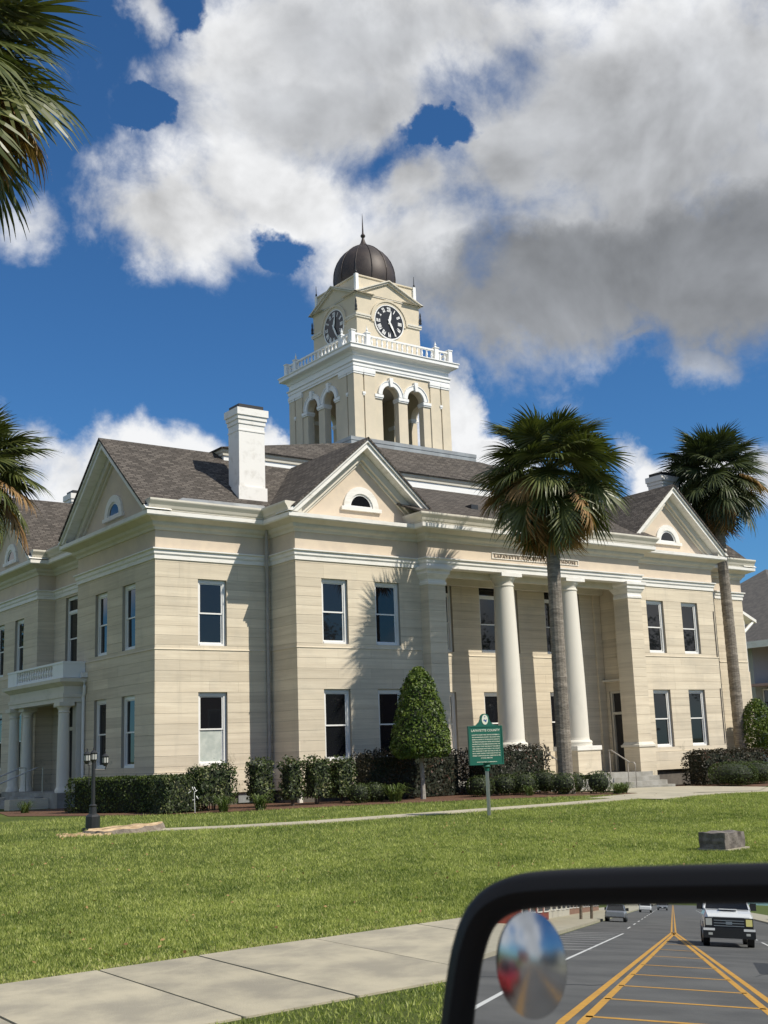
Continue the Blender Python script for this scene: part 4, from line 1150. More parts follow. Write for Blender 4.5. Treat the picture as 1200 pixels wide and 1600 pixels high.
def sample_box(n, w, d, h):
    A = [w*h, w*h, d*h, d*h, w*d]; A = np.array(A); q = rng.choice(5, n, p=A/A.sum()); u = rng.uniform(-.5, .5, n); v = rng.uniform(-.5, .5, n); t = rng.uniform(0.03, 1, n)
    P = np.zeros((n, 3)); Nn = np.zeros((n, 3))
    for k in range(5):
        m_ = q == k
        if k == 0: P[m_] = np.c_[u[m_]*w, np.full(m_.sum(), -d/2), t[m_]*h]; Nn[m_] = (0, -1, 0)
        if k == 1: P[m_] = np.c_[u[m_]*w, np.full(m_.sum(), d/2), t[m_]*h]; Nn[m_] = (0, 1, 0)
        if k == 2: P[m_] = np.c_[np.full(m_.sum(), -w/2), u[m_]*d, t[m_]*h]; Nn[m_] = (-1, 0, 0)
        if k == 3: P[m_] = np.c_[np.full(m_.sum(), w/2), u[m_]*d, t[m_]*h]; Nn[m_] = (1, 0, 0)
        if k == 4: P[m_] = np.c_[u[m_]*w, v[m_]*d, np.full(m_.sum(), h)]; Nn[m_] = (0, 0, 1)
    return P, Nn


def shrub(name, label, cat, x, y, w, d, h, shape='box', dens=520, size=.035, m_='hedge_leaf', rz=0., group=None, rough=.05, core=True, tilt=.7, stems=0, z=None):
    base = zg(x, y) if z is None else z
    t = empty(name, (x, y, base), rz); tag(t, label, cat, group)
    if shape == 'box':
        area = 2*(w+d)*h+w*d; n = int(area*dens); P, Nn = sample_box(n, w, d, h)
        # soften corners
        P[:, :2] *= (1-.10*np.clip(P[:, 2]/h-.75, 0, 1)/.25*.5)[:, None]
    else:
        area = PI*w*h; n = int(area*dens*1.1); q = rng.normal(0, 1, (n, 3)); q /= np.linalg.norm(q, axis=1)[:, None]
        e = 1.25 if shape == 'ball' else 1.
        Nn = q.copy(); P = np.sign(q)*np.abs(q)**(1/e)*np.array([w/2, d/2, h/2]); P[:, 2] += h/2; P = P[P[:, 2] > .03]; Nn = Nn[:len(P)] if False else Nn[(np.sign(q)*np.abs(q)**(1/e)*h/2)[:, 2]+h/2 > .03]
    lump = np.sin(P[:, 0]*5.1+x)*np.sin(P[:, 1]*4.3+y)*np.sin(P[:, 2]*6.1)
    P = P + Nn*(lump*rough)[:, None] + Nn*rng.normal(0, rough*.6, len(P))[:, None]
    if stems: P[:, 2] = .13*h+P[:, 2]*.87
    P[:, 2] = np.maximum(P[:, 2], .02)
    V, F = leaves(P, Nn, size, tilt)
    tn = tones(P, 2.5)
    np_mesh('foliage', V, F, tn, m_, t)
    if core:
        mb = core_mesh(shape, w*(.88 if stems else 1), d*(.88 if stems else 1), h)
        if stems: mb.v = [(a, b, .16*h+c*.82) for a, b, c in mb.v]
        me = mb.build('branches', 'inner_leaf'); me.parent = t  # solid core, coloured dark to stand for shade behind the leaves
    for k in range(stems):
        a = rnd.uniform(0, 6.28); r_ = rnd.uniform(.0, .28); mb = MB(); mb.tube([(math.cos(a)*w*r_*.5, math.sin(a)*d*r_*.5, 0), (math.cos(a)*w*r_, math.sin(a)*d*r_, h*.85)], [.018, .008], 5)
        o = mb.build('stem', 'stem'); o.parent = t
    return t


G_h = 'clipped hedges and shrubs along the courthouse'
_h = math.atan2(29.9-33.9, 14.9-13.1)
shrub('hedge', 'long low dark clipped hedge behind the lamp post beside the west entrance', 'hedge', 14.42, 32.1, 4.5, .95, .98, 'box', 620, .035, 'hedge_leaf', _h, rough=.035)
shrub('hedge', 'lower clipped hedge end in front of the loose shrubs at the southwest corner', 'hedge', 14.75, 30.2, 1.05, .9, .95, 'box', 620, .038, 'shrub_leaf', 0, rough=.07)
shrub('shrub', 'leafy upright shrub under the sunlit window nearest the corner', 'shrub', 15.80, 30.05, 1.18, .7, 1.20, 'box', 430, .045, 'shrub_leaf', 0, rough=.10, stems=7, core=True)
shrub('shrub', 'single narrow shrub clipped square standing apart left of the downspout', 'shrub', 17.22, 29.85, .56, .56, 1.30, 'box', 430, .045, 'shrub_leaf', 0, rough=.09, stems=6)
shrub('shrub', 'narrow upright shrub just right of the downspout, with a gap on its left', 'shrub', 18.10, 29.55, .46, .54, 1.27, 'box', 430, .045, 'shrub_leaf', 0, rough=.10, stems=6)
shrub('shrub', 'loose shrub with pale leaf edges directly under the left pavilion corner', 'shrub', 18.90, 29.45, .60, .58, 1.30, 'box', 430, .045, 'shrub_leaf', 0, rough=.11, stems=6)
shrub('shrub', 'loose shrub between the left pavilion corner shrub and the tall purplish hedge', 'shrub', 19.72, 29.4, .60, .58, 1.28, 'box', 430, .045, 'shrub_leaf', 0, rough=.11, stems=6)
shrub('hedge', 'tall dark purplish hedge under the left pavilion windows behind the cone tree', 'hedge', 22.45, 29.75, 3.9, .95, 1.38, 'box', 430, .042, 'purple_leaf', 0, rough=.09)
shrub('hedge', 'dark purplish hedge with glossy leaves behind the green marker sign', 'hedge', 25.9, 29.0, 2.9, .95, 1.42, 'box', 430, .042, 'purple_leaf', 0, rough=.09)
shrub('hedge', 'tall dark clipped hedge below the right pavilion windows', 'hedge', 37.6, 29.5, 4.0, .95, 1.22, 'box', 430, .045, 'purple_leaf', 0, rough=.07)
for i, (x, y, w, h, lb) in enumerate([(19.8, 28.6, .50, .5, 'small clipped ball bush left of the strap-leaved clump near the cone tree'), (20.45, 28.75, .50, .50, 'small clipped ball bush peeping up behind the strap-leaved clump'),
                                      (23.55, 26.85+.75, .66, .55, 'round clipped bush left of the marker post'), (24.45, 27.5, .66, .55, 'round clipped bush directly behind the marker post'), (24.95, 27.2, .70, .6, 'round clipped bush just right of the marker post'),
                                      (25.95, 27.3, .72, .62, 'round clipped bush second to the left of the near palm trunk'), (25.45, 26.0, .62, .55, 'round clipped bush just left of the near palm trunk'), (26.35, 26.4, .48, .55, 'small round clipped bush just right of the near palm trunk'), (26.2, 25.3, .62, .58, 'round clipped bush at the end of the bed beside the steps'),
                                      (35.6, 27.7, 1.35, .75, 'broad rounded green bush in front of the dark hedge right of the steps'), (37.2, 27.9, 1.2, .72, 'second broad rounded green bush left of the far palm'),
                                      (42.4, 29.2, 1.6, .95, 'broad clipped bush just right of the far palm base'), (44.5, 29.9, 1.4, .75, 'low clipped bush at the right edge of the photo')]):
    shrub('ball_bush', lb, 'bush', x, y, w*1.2, w*1.2, h*1.15, 'ball', 700, .026, 'box_leaf' if i < 9 else 'hedge_leaf', 0, 'round clipped bushes along the flower bed', rough=.02, tilt=.6)

# cone topiary
TPX, TPY = 21.93, 28.35
tp = empty('topiary_tree', (TPX, TPY, zg(TPX, TPY))); tag(tp, 'cone-shaped clipped green tree on a short pale trunk before the left pavilion', 'topiary tree')
n = 9500; hz = rng.uniform(0, 1, n)**1.25; th = rng.uniform(0, 2*PI, n)
pr0 = np.interp(hz, [0, .06, .18, .45, .75, .92, 1], [.70, .86, .87, .71, .50, .27, .04])
H0, H1 = 1.24, 3.92
Nn = np.c_[np.cos(th), np.sin(th), np.full(n, .35)]
P = np.c_[pr0*np.cos(th), pr0*np.sin(th), H0+hz*(H1-H0)]
P += Nn*(rng.normal(0, .03, n)+.035*np.sin(P[:, 2]*9+P[:, 0]*7)*np.sin(th*5))[:, None]
V, F = leaves(P, Nn, .042, .65, .55); np_mesh('foliage', V, F, tones(P, 3.5), 'topiary_leaf', tp)
mb = MB(); mb.lathe(0, 0, [(r*.86, H0+.04+h_*(H1-H0-.08)) for h_, r in ((0, .6), (.06, .84), (.18, .9), (.45, .72), (.75, .44), (.92, .2), (1, .03))], 14); o = mb.build('branches', 'inner_leaf'); o.parent = tp  # second object is a solid dark core painting the cone's inner shade
mb = MB(); mb.tube([(0, 0, 0), (.01, 0, .5), (0, .01, 1.2)], [.085, .065, .06], 8); o = mb.build('trunk', 'pale_bark'); o.parent = tp
# standard tree right of the far palm
tp = empty('small_tree', (42.35, 31.45, 0)); tag(tp, 'small round-headed green tree behind the trunk of the far palm', 'tree')
n = 5200; q = rng.normal(0, 1, (n, 3)); q /= np.linalg.norm(q, axis=1)[:, None]; P = q*np.array([.78, .78, 1.15])*(rng.uniform(.72, 1.05, n)[:, None]); P[:, :2] *= (1-.25*np.clip(P[:, 2], 0, 9)[:, None]); P[:, 2] += 2.15
V, F = leaves(P, q, .055, .7); np_mesh('crown', V, F, tones(P, 2.5), 'topiary_leaf', tp)
mb = MB(); mb.tube([(0, 0, 0), (0, 0, 2)], .06, 8); o = mb.build('trunk', 'bark'); o.parent = tp


def clump(x, y, r_, n, label, h=.42):
    b = MB(); t = zg(x, y)
    for i in range(n):
        a = rnd.uniform(0, 2*PI); L = r_*rnd.uniform(.6, 1.15); hh = h*rnd.uniform(.5, 1.1); w = .013; ca, sa = math.cos(a), math.sin(a); bx, by = rnd.uniform(-.12, .12)*r_*2, rnd.uniform(-.12, .12)*r_*2
        prev = None
        tn = rnd.random()
        for k in range(5):
            s = k/4; px_, pz_ = L*s, hh*math.sin(min(1, s*1.15)*PI*.72)
            c = (x+bx+ca*px_, y+by+sa*px_, t+pz_+.02); ww = w*(1-s*.85)
            cur = ((c[0]-sa*ww, c[1]+ca*ww, c[2]), (c[0]+sa*ww, c[1]-ca*ww, c[2]))
            if prev: b.face([prev[0], prev[1], cur[1], cur[0]], tone=tn)
            prev = cur
    o = b.build('grass_clump', 'strap_leaf', center=True); tag(o, label, 'ornamental grass', 'arching strap-leaved clumps in the bed'); return o


clump(20.75, 28.15, .55, 170, 'large arching strap-leaved clump left of the cone tree trunk', .5)
clump(15.6, 29.0, .42, 90, 'arching clump under the shrub nearest the building corner')
clump(16.6, 28.75, .45, 90, 'arching clump at the foot of the single narrow shrub')
clump(12.6, 36.0, .40, 70, 'pale green clump by the west entrance steps', .34)
clump(24.4, 26.4, .32, 60, 'small arching clump right of the marker post', .3)
clump(26.75, 24.85, .42, 110, 'spiky low clump at the tip of the bed near the walk', .3)
clump(26.15, 24.5, .4, 90, 'low clump left of the bed tip under the last ball bush', .3)
clump(27.3, 25.4, .42, 90, 'low dark clump in front of the portico steps', .28)

# lily flowers: few white strokes by the hedge
mb = MB()
for i in range(7):
    a = rnd.uniform(0, 6.28); x, y = 14.95+rnd.uniform(-.2, .2), 29.45+rnd.uniform(-.05, .05); z = .22+rnd.uniform(.35, .75)
    mb.tube([(x, y, z), (x+.09*math.cos(a), y-.04, z+.09*math.sin(a))], [.012, .005], 4)
mb.tube([(14.95, 29.4, .2), (14.95, 29.45, .8)], .008, 4)
tag(mb.build('spider_lily', 'white_paint', center=True), 'thin white spider-like blossom against the dark hedge at the corner', 'flower')

# ------------------------------------------------------------------ palms


def frond_mesh(seed, dry=False, droop=1., pet=1.15, fan=1.15):
    r_ = random.Random(seed); V = []; Fq = []; T = []
    up = .0
    # petiole bending
    pts = []
    a = 0.
    p = Vector((0, 0, 0)); K = 6
    for k in range(K+1):
        pts.append(p.copy()); p = p+Vector((math.cos(a), 0, math.sin(a)))*(pet/K); a -= .085*droop
    def quad(q, tn): i = len(V); V.extend(q); Fq.append([i, i+1, i+2, i+3]); T.append(tn)
    for b, c in zip(pts, pts[1:]): quad([b+Vector((0, .022, 0)), b-Vector((0, .022, 0)), c-Vector((0, .015, 0)), c+Vector((0, .015, 0))], .75)
    for b, c in zip(pts, pts[1:]): quad([b+Vector((0, 0, .015)), b-Vector((0, 0, .015)), c-Vector((0, 0, .012)), c+Vector((0, 0, .012))], .65)
    nseg = 40; costa = .50
    tip0 = pts[-1]; ang0 = a
    for i in range(nseg):
        s = i/(nseg-1)*2-1; th = s*R(128)+r_.uniform(-.04, .04)
        if dry: th *= .62
        base = tip0+Vector((math.cos(ang0), 0, math.sin(ang0)))*(costa*(1-abs(s)**1.2))
        L = fan*(.95-.30*abs(s)**2)*r_.uniform(.86, 1.08); w = .029; tn = min(1, max(0, .45+r_.uniform(-.32, .32)))
        d = Vector((math.cos(th)*math.cos(ang0), math.sin(th), math.cos(th)*math.sin(ang0)+(.10*abs(math.sin(th))))); d.normalize()
        side = Vector((-math.sin(th), math.cos(th), .35 if i % 2 else -.35)).normalized()
        prev = None; q = base.copy(); v = d.copy(); M = 5
        tail = r_.uniform(.6, 1.5)
        for k in range(M+1):
            t = k/M; ww = w*(1.15-t*.35) if t < .55 else w*(1.05-(t-.55)*2.2)
            ww = max(ww, .002)
            cur = (q-side*ww, q+side*ww)
            if prev: quad([prev[0], prev[1], cur[1], cur[0]], tn)
            prev = cur
            v = (v+Vector((0, 0, -.46*droop*t*tail*(1.5 if dry else 1)))).normalized(); q = q+v*(L/M)
    return np.array([tuple(v) for v in V]), np.array(Fq), np.array(T)


_fr = {}


def frond_data(kind, m_):
    key = (kind, m_)
    if key not in _fr:
        dry = kind >= 5
        V, F, T = frond_mesh(kind*13+5, dry, .9+.15*(kind % 3), 1.0+.06*(kind % 4), 1.12)
        o = np_mesh('frond', V, F, T, m_); me = o.data; bpy.data.objects.remove(o); _fr[key] = me
    return _fr[key]


def palm(x, y, base, zc, trunk_r, scale, label, m_='palm_leaf', nf=58, seed=1, lean=(0, 0), ndry=16, dryf=.34, name='palm_tree'):
    r_ = random.Random(seed)
    t = empty(name, (x, y, base)); tag(t, label, 'palm tree')
    H = zc-base
    mb = MB(); prof = []; n = int(H*7)
    V = []; k_ = 14
    rings = []
    for i in range(n+1):
        s = i/n; r0 = trunk_r*(1.12-.16*s+(.22*max(0, .06-s)/.06)); r0 *= 1+(.022 if i % 2 else -.018)+r_.uniform(-.012, .012)
        rings.append([mb.vert((lean[0]*s*s+r0*math.cos(2*PI*j/k_), lean[1]*s*s+r0*math.sin(2*PI*j/k_), H*s*.985-.05)) for j in range(k_)])
    for i, (a, b) in enumerate(zip(rings, rings[1:])):
        tn = r_.uniform(.1, .9)
        for j in range(k_): mb.f.append([a[j], a[(j+1) % k_], b[(j+1) % k_], b[j]]); mb.t.append(tn)
    o = mb.build('trunk', 'palm_bark', smooth=False); o.parent = t
    # old leaf bases under the crown
    mb = MB()
    for i in range(36):
        a = i*2.4; z = H-.75*scale+.75*scale*i/36; rr = trunk_r*1.0
        ca, sa = math.cos(a), math.sin(a)
        mb.tube([(lean[0]+ca*rr*.8, lean[1]+sa*rr*.8, z), (lean[0]+ca*rr*1.35, lean[1]+sa*rr*1.35, z+.22)], [.05, .025], 4)
    o = mb.build('leaf_bases', 'palm_bark'); o.parent = t
    tot = nf+ndry
    for i in range(tot):
        dry = i < ndry
        kind = (5+i % 2) if dry else i % 5
        me = frond_data(kind, 'palm_dry' if dry else m_)
        o = bpy.data.objects.new('frond', me); C.objects.link(o); o.parent = t
        az_ = i*2.39996+r_.uniform(-.2, .2)
        if dry: el_ = R(-40-42*r_.random()); sc_ = scale*r_.uniform(.80, 1.0)
        else:
            s = (i-ndry)/(nf-1); el_ = R(-55+138*(s**.85))+r_.uniform(-.10, .10); sc_ = scale*(r_.uniform(.88, 1.06))*(1-.14*s)
        o.rotation_euler = (r_.uniform(-.75, .75), -el_, az_); o.scale = (sc_,)*3
        o.location = (lean[0], lean[1], H-.10*scale+.22*scale*(i/tot))
        if not dry and math.degrees(el_) < 0 and r_.random() < dryf: o.data = frond_data(kind+5, 'palm_dry')
    return t


palm(25.75, 26.2, zg(25.75, 26.2), 10.15, .205, 1.16, 'tall palm in front of the portico with brown dead fronds hanging below', 'palm_leaf', 84, 3, (.12, 0), 32)
palm(41.75, 31.95, 0, 13.0, .225, 1.2, 'tall dark green palm beside the right end of the courthouse', 'palm_leaf_far', 86, 8, (.0, .1), 14, .2)
palm(10.3, 35.2, .15, 10.3, .21, 1.18, 'palm on the far left whose crown reaches in at roof height', 'palm_leaf', 80, 5, (0, 0), 16)
palm(3.36, 15.1, .0, 11.1, .21, 1.10, 'nearest palm whose large fan leaves fill the upper left corner', 'palm_leaf', 84, 12, (0, 0), 26)

# ------------------------------------------------------------------ lamp post, marker, stump, stone
lx, ly = 10.26, 25.02; lz = zg(lx, ly)
lp = empty('lamp_post', (lx, ly, lz)); tag(lp, 'black cast lamp post with small glass lanterns beside the tree stump', 'lamp post')
def at_parent(mb, name, m_, par, smooth=False):
    o = mb.build(name, m_, smooth=smooth); o.parent = par; return o
mb = MB(); mb.box(-.17, .17, -.17, .17, 0, .06); mb.lathe(0, 0, [(.155, .06), (.155, .30), (.13, .33), (.085, .36), (.075, .50), (.09, .53), (.05, .56)], 12); at_parent(mb, 'base', 'dark_iron', lp)
mb = MB(); mb.lathe(0, 0, [(.045, .5), (.04, 1.45), (.055, 1.47), (.03, 1.5)], 10); mb.tube([(0, 0, 1.42), (-.12, 0, 1.40), (-.14, 0, 1.5)], .014, 6); mb.tube([(0, 0, 1.30), (.26, 0, 1.28), (.30, 0, 1.38)], .014, 6); mb.tube([(-.10, 0, 1.40), (-.10, 0, .95)], .012, 6); at_parent(mb, 'post', 'dark_iron', lp)
for dx, z0 in ((0, 1.5), (-.15, 1.48), (.27, 1.42)):
    mb = MB(); mb.lathe(dx, 0, [(.035, z0-.06), (.055, z0-.02), (.068, z0+.0), (.070, z0+.13), (.082, z0+.14), (.085, z0+.155), (.04, z0+.20), (.012, z0+.22), (.018, z0+.25), (.004, z0+.29)], 8)
    L = at_parent(mb, 'lantern', 'dark_iron', lp)
    mb = MB(); mb.lathe(dx, 0, [(.0715, z0+.015), (.0735, z0+.125)], 8, False)
    q = MB()
    for k in range(8): a_ = 2*PI*(k+.0)/8; q.tube([(dx+.074*math.cos(a_), .074*math.sin(a_), z0), (dx+.076*math.cos(a_), .076*math.sin(a_), z0+.14)], .006, 4)
    at_parent(q, 'cage', 'dark_iron', L)
    o = at_parent(mb, 'glass', 'lamp_glass', L)

sx, sy = 17.7, 20.5; sz = zg(sx, sy)
sg = empty('historical_marker', (sx, sy, sz), R(-14)); tag(sg, 'green and white historical marker sign on a steel post in the lawn', 'marker sign')
mb = MB(); mb.lathe(0, 0, [(.042, -.1), (.042, 1.03)], 14); at_parent(mb, 'post', 'steel', sg, True)
mb = MB(); mb.lathe(0, 0, [(.055, .98), (.055, 1.04), (.09, 1.08), (.06, 1.12), (.10, 1.16)], 12); at_parent(mb, 'collar', 'sign_green', sg)
w2, z0, z1 = .415, 1.13, 1.97
mb = MB()
poly = [(-w2, z0), (w2, z0), (w2, z1), (.22, z1+.03), (.14, z1+.10), (.105, z1+.18)] + arc(0, z1+.17, .115, 10)[1:-1] + [(-.105, z1+.18), (-.14, z1+.10), (-.22, z1+.03), (-w2, z1)]
mb.prism(poly, -.025, .025); pl = at_parent(mb, 'plate', 'sign_green', sg)
mb = MB()
for a, b, c, d in ((-w2-.012, -w2+.014, z0-.012, z1+.012), (w2-.014, w2+.012, z0-.012, z1+.012), (-w2+.014, w2-.014, z0-.012, z0+.014), (-w2+.014, w2-.014, z1-.014, z1+.012)): mb.box(a, b, -.036, .036, c, d)
at_parent(mb, 'border', 'sign_green', sg)
mb = MB(); mb.prism([(.078*math.cos(2*PI*i/20), z1+.15+.112*math.sin(2*PI*i/20)) for i in range(20)], -.032, -.024); se = at_parent(mb, 'seal', 'sign_cream', sg)
mb = MB(); mb.prism([(-.04, z1+.13), (-.02, z1+.17), (.0, z1+.14), (.045, z1+.16), (.04, z1+.12), (.02, z1+.09), (-.01, z1+.12)], -.036, -.032); mb.prism([(-.015, z1+.205), (.01, z1+.205), (.01, z1+.225), (-.015, z1+.225)], -.036, -.032); at_parent(mb, 'seal_emblem', 'seal_blue', se)
def sign_text(txt, size, zz, wid=None, sp=1., name='lettering'):
    me = text_mesh(txt, size, .002, sp=sp, bold=.0006); o = link(name, me, 'sign_cream', sg)
    o.rotation_euler = (PI/2, 0, 0); o.location = (0, -.029, zz)
    xs_ = [v.co.x for v in me.vertices]
    if wid and xs_: o.scale = (wid/(max(xs_)-min(xs_)), 1, 1)
    return o
sign_text('LAFAYETTE COUNTY', .075, z1-.115, .72)
lines = ['LAFAYETTE COUNTY WAS CREATED DECEMBER 23,', '1856 FROM MADISON COUNTY. THE COUNTY WAS', 'NAMED IN HONOR OF THE MARQUIS DE LAFAYETTE,', 'THE FRENCH SOLDIER WHO SERVED WITH GEORGE', 'WASHINGTON IN THE AMERICAN REVOLUTION. THE', 'FIRST COUNTY COURT WAS HELD AT THE HOME OF', 'ARIEL JONES NEAR FAYETTEVILLE. THE COUNTY', 'SEAT WAS MOVED TO NEW TROY AND, IN 1893, TO', 'MAYO, WHERE THE FIRST COURTHOUSE STOOD. THE', 'PRESENT COURTHOUSE WAS COMPLETED IN 1908', 'OF LOCAL LIMESTONE.']
for i, ln in enumerate(lines): sign_text(ln, .034, z1-.20-i*.051, .70 if i < 10 else .30)
sign_text('BICENTENNIAL COMMISSION', .022, z0+.045, .5)

# stump
st = empty('tree_stump', (10.42, 23.75, zg(10.42, 23.75))); tag(st, 'wide low freshly cut tree stump in the grass by the lamp post', 'tree stump')
mb = MB(); n = 40; rr = [(.92+.10*math.sin(3*a_+1)+.07*math.sin(7*a_)+rnd.uniform(-.02, .02)) for a_ in [2*PI*i/n for i in range(n)]]
top = []; bot = []; mid = []
for i in range(n):
    a_ = 2*PI*i/n; cx_, cy_ = math.cos(a_)*rr[i]*.88, math.sin(a_)*rr[i]*.66; tz = .105+.045*cx_+.012*math.sin(9*a_)
    top.append((cx_, cy_, tz)); mid.append((cx_*1.03, cy_*1.03, tz-.05)); bot.append((cx_*1.10, cy_*1.12, -.05))
for A, B in ((top, mid), (mid, bot)):
    for i in range(n): mb.face([A[i], B[i], B[(i+1) % n], A[(i+1) % n]])
at_parent(mb, 'bark', 'bark', st)
mb = MB()
for i in range(n): mb.face([top[i], top[(i+1) % n], (0.05, 0, .115)])
at_parent(mb, 'cut_face', 'wood_cut', st)
mb = MB(); mb.face([(-.5, -.02, .088), (.45, .12, .140), (.5, .16, .144), (-.45, .03, .095)]); at_parent(mb, 'crack', 'stem', st)
mb = MB()
for i in range(26):
    a_ = rnd.uniform(2.4, 4.2); r_ = rnd.uniform(.95, 1.5); x, y = r_*math.cos(a_), r_*math.sin(a_)*.6; mb.box(x, x+rnd.uniform(.03, .16), y, y+.03, .0, .03+rnd.uniform(0, .02))
o = at_parent(mb, 'wood_chips', 'wood_cut', st); o['kind'] = 'stuff'

# stone block
sb = empty('stone_block', (15.36, 12.28, 0), R(7)); tag(sb, 'squat rough stone block resting on the lawn above the car mirror', 'stone block')
mb = MB(); A = [(-.29, -.25), (.29, -.25), (.29, .25), (-.29, .25)]
import itertools
def rocky(w, d, h, z0, nx=10, ny=8, nz=6):
    mbb = MB()
    def P(u, v, k):
        x, y, z = (u-.5)*w, (v-.5)*d, z0+k*h
        e = .006
        return (x+e*math.sin(31*y+17*z+5)+e*.7*math.sin(57*z+9), y+e*math.sin(29*x+23*z)+e*.8*math.sin(61*x), z+(.010*math.sin(19*x+3)*math.cos(17*y) if k > .5 else 0))
    def grid(fn, n1, n2):
        for i in range(n1):
            for j in range(n2): mbb.face([fn(i/n1, j/n2), fn((i+1)/n1, j/n2), fn((i+1)/n1, (j+1)/n2), fn(i/n1, (j+1)/n2)])
    grid(lambda a, b: P(a, 0, b), nx, nz); grid(lambda a, b: P(a, 1, b), nx, nz); grid(lambda a, b: P(0, a, b), ny, nz); grid(lambda a, b: P(1, a, b), ny, nz); grid(lambda a, b: P(a, b, 1), nx, ny)
    return mbb
at_parent(rocky(.56, .46, .245, .025), 'stone', 'rock', sb)
mb = MB(); mb.box(-.30, .33, -.28, .26, -.05, .03); at_parent(mb, 'pad', 'concrete_pale', sb)

# ------------------------------------------------------------------ grass blades


def grass():
    # density falls with distance; blades are single triangles, joined as one mesh
    segs = [(-3, 12, 5.72, 7.2, 26000, .036), (0, 16, 9.7, 13, 180000, .038), (1, 22, 13, 17.5, 170000, .042), (3, 30, 17.5, 23.2, 140000, .048), (6, 36, 23.2, 31, 80000, .06)]
    Ps = []; Hs = []
    for x0, x1, y0, y1, n, h in segs:
        y = rng.uniform(y0, y1, n); x = rng.uniform(0, 1, n)*(1.25*y+2.2)+.28*y-1.; Ps.append(np.c_[x, y]); Hs.append(np.full(n, h))
    P = np.concatenate(Ps); H = np.concatenate(Hs)
    # only what the frame could see (plus a margin), outside paths, beds and objects
    px_ = P[:, 0]*RT2.x+P[:, 1]*RT2.y; dp = P[:, 0]*FWD.x+P[:, 1]*FWD.y
    ok = (np.abs(px_/dp) < .42)
    x, y = P[:, 0], P[:, 1]
    ok &= ~((y > 7.22+.05*np.sin(x*9)*np.sin(x*3.7)) & (y < 9.70-.05*np.sin(x*7+1)*np.sin(x*2.9)))
    py = np.interp(x, [3, 8.6, 11, 12.3, 14.1, 17.7, 21.4, 24, 26.5, 30, 36, 46], [27.5, 24.9, 23.5, 22.75, 22.25, 22.1, 21.95, 22.1, 22.7, 23.3, 24.6, 26.6]); pw = np.where(x < 23.9, .36, 1.15)
    pw = np.where(x < 12, .42, pw)
    pw = np.where(x < 10.9, -1, pw)
    ok &= np.abs(y-py) > pw
    yb = np.interp(x, [9, 11.6, 13.6, 15.2, 18.2, 21, 24, 25.4, 26.3, 27.0], [38, 34.5, 30.2, 28.9, 28.0, 26.9, 25.2, 24.0, 23.75, 23.2])
    ok &= ~((x < 27) & (y > yb-.05)); ok &= ~((x >= 27) & (y > py))
    ok &= ~(((x-10.42)/.9)**2+((y-23.75)/.68)**2 < 1)
    ok &= ~((np.abs(x-15.36) < .3) & (np.abs(y-12.28) < .26))
    P = P[ok]; H = H[ok]; n = len(P); x, y = P[:, 0], P[:, 1]
    sy = np.clip((y-13)/10, 0, 1); sx_ = np.clip((x-25)/9, 0, 1)
    z = .22*sy*sy*(3-2*sy)*(1-sx_*sx_*(3-2*sx_))
    def vn(sc_, sd_):
        g_ = np.random.default_rng(sd_).uniform(0, 1, (512, 512)); u = x*sc_+100; v = y*sc_+100; i = np.floor(u).astype(int); j = np.floor(v).astype(int); fu = u-i; fv = v-j
        fu = fu*fu*(3-2*fu); fv = fv*fv*(3-2*fv); i %= 511; j %= 511
        return (g_[i, j]*(1-fu)+g_[i+1, j]*fu)*(1-fv)+(g_[i, j+1]*(1-fu)+g_[i+1, j+1]*fu)*fv
    n_a, n_b, n_c = vn(.8, 1), vn(4.5, 2), vn(13., 3)
    patch = .5+.5*np.sin(x*.9+1.7*np.sin(y*.7))*np.sin(y*1.3+1.1*np.sin(x*.8))
    patch2 = .5+.5*np.sin(x*4.3+2*np.sin(y*3.1))*np.sin(y*5.1+1.5*np.sin(x*3.7))
    h = H*rng.uniform(.5, 1.25, n)*(.55+.35*n_b+.45*n_c); edge = np.exp(-((y-9.7)/.22)**2)
    h *= (1-.35*edge)
    a = rng.uniform(0, 2*PI, n); w = .0055*(1+.10*y/10)*rng.uniform(.8, 1.4, n)
    ca, sa = np.cos(a), np.sin(a); ln = rng.uniform(.2, .9, n)*h; la = rng.uniform(0, 2*PI, n)
    B = np.c_[x, y, z-.004]
    V = np.stack([B+np.c_[-sa*w, ca*w, np.zeros(n)], B+np.c_[sa*w, -ca*w, np.zeros(n)], B+np.c_[np.cos(la)*ln, np.sin(la)*ln, h]], 1).reshape(-1, 3)
    big = .5+.5*np.sin(x*.33+y*.21+1.4*np.sin(y*.5))*np.sin(y*.9-.25*x); mow = .5+.5*np.sin(y*2.6+.4*np.sin(x*.6))
    tn = np.clip(-.13+.34*n_a+.32*n_b+.30*n_c+.08*big+.12*mow+rng.normal(0, .19, n)+.30*edge, 0, .80)
    dry = rng.uniform(0, 1, n) < (.035+.45*edge); tn[dry] = rng.uniform(.86, 1, dry.sum())
    o = np_mesh('grass', V, np.arange(3*n).reshape(n, 3), tn, 'grass_blade'); tag(o, 'mown green lawn grass in front of the courthouse', 'grass', kind='stuff')


grass()
n = 420; y_ = rng.uniform(9.75, 24, n); x_ = rng.uniform(0, 1, n)*(1.1*y_)+.3*y_; z_ = np.array([zg(a, b) for a, b in zip(x_, y_)])
V, F = leaves(np.c_[x_, y_, z_+.03], np.tile([[0, 0, 1.]], (n, 1)), .022, .5, .6)
o = np_mesh('fallen_leaves', V, F, rng.uniform(0, 1, n), 'palm_dry'); tag(o, 'tan fallen leaves scattered over the lawn', 'leaf litter', kind='stuff')

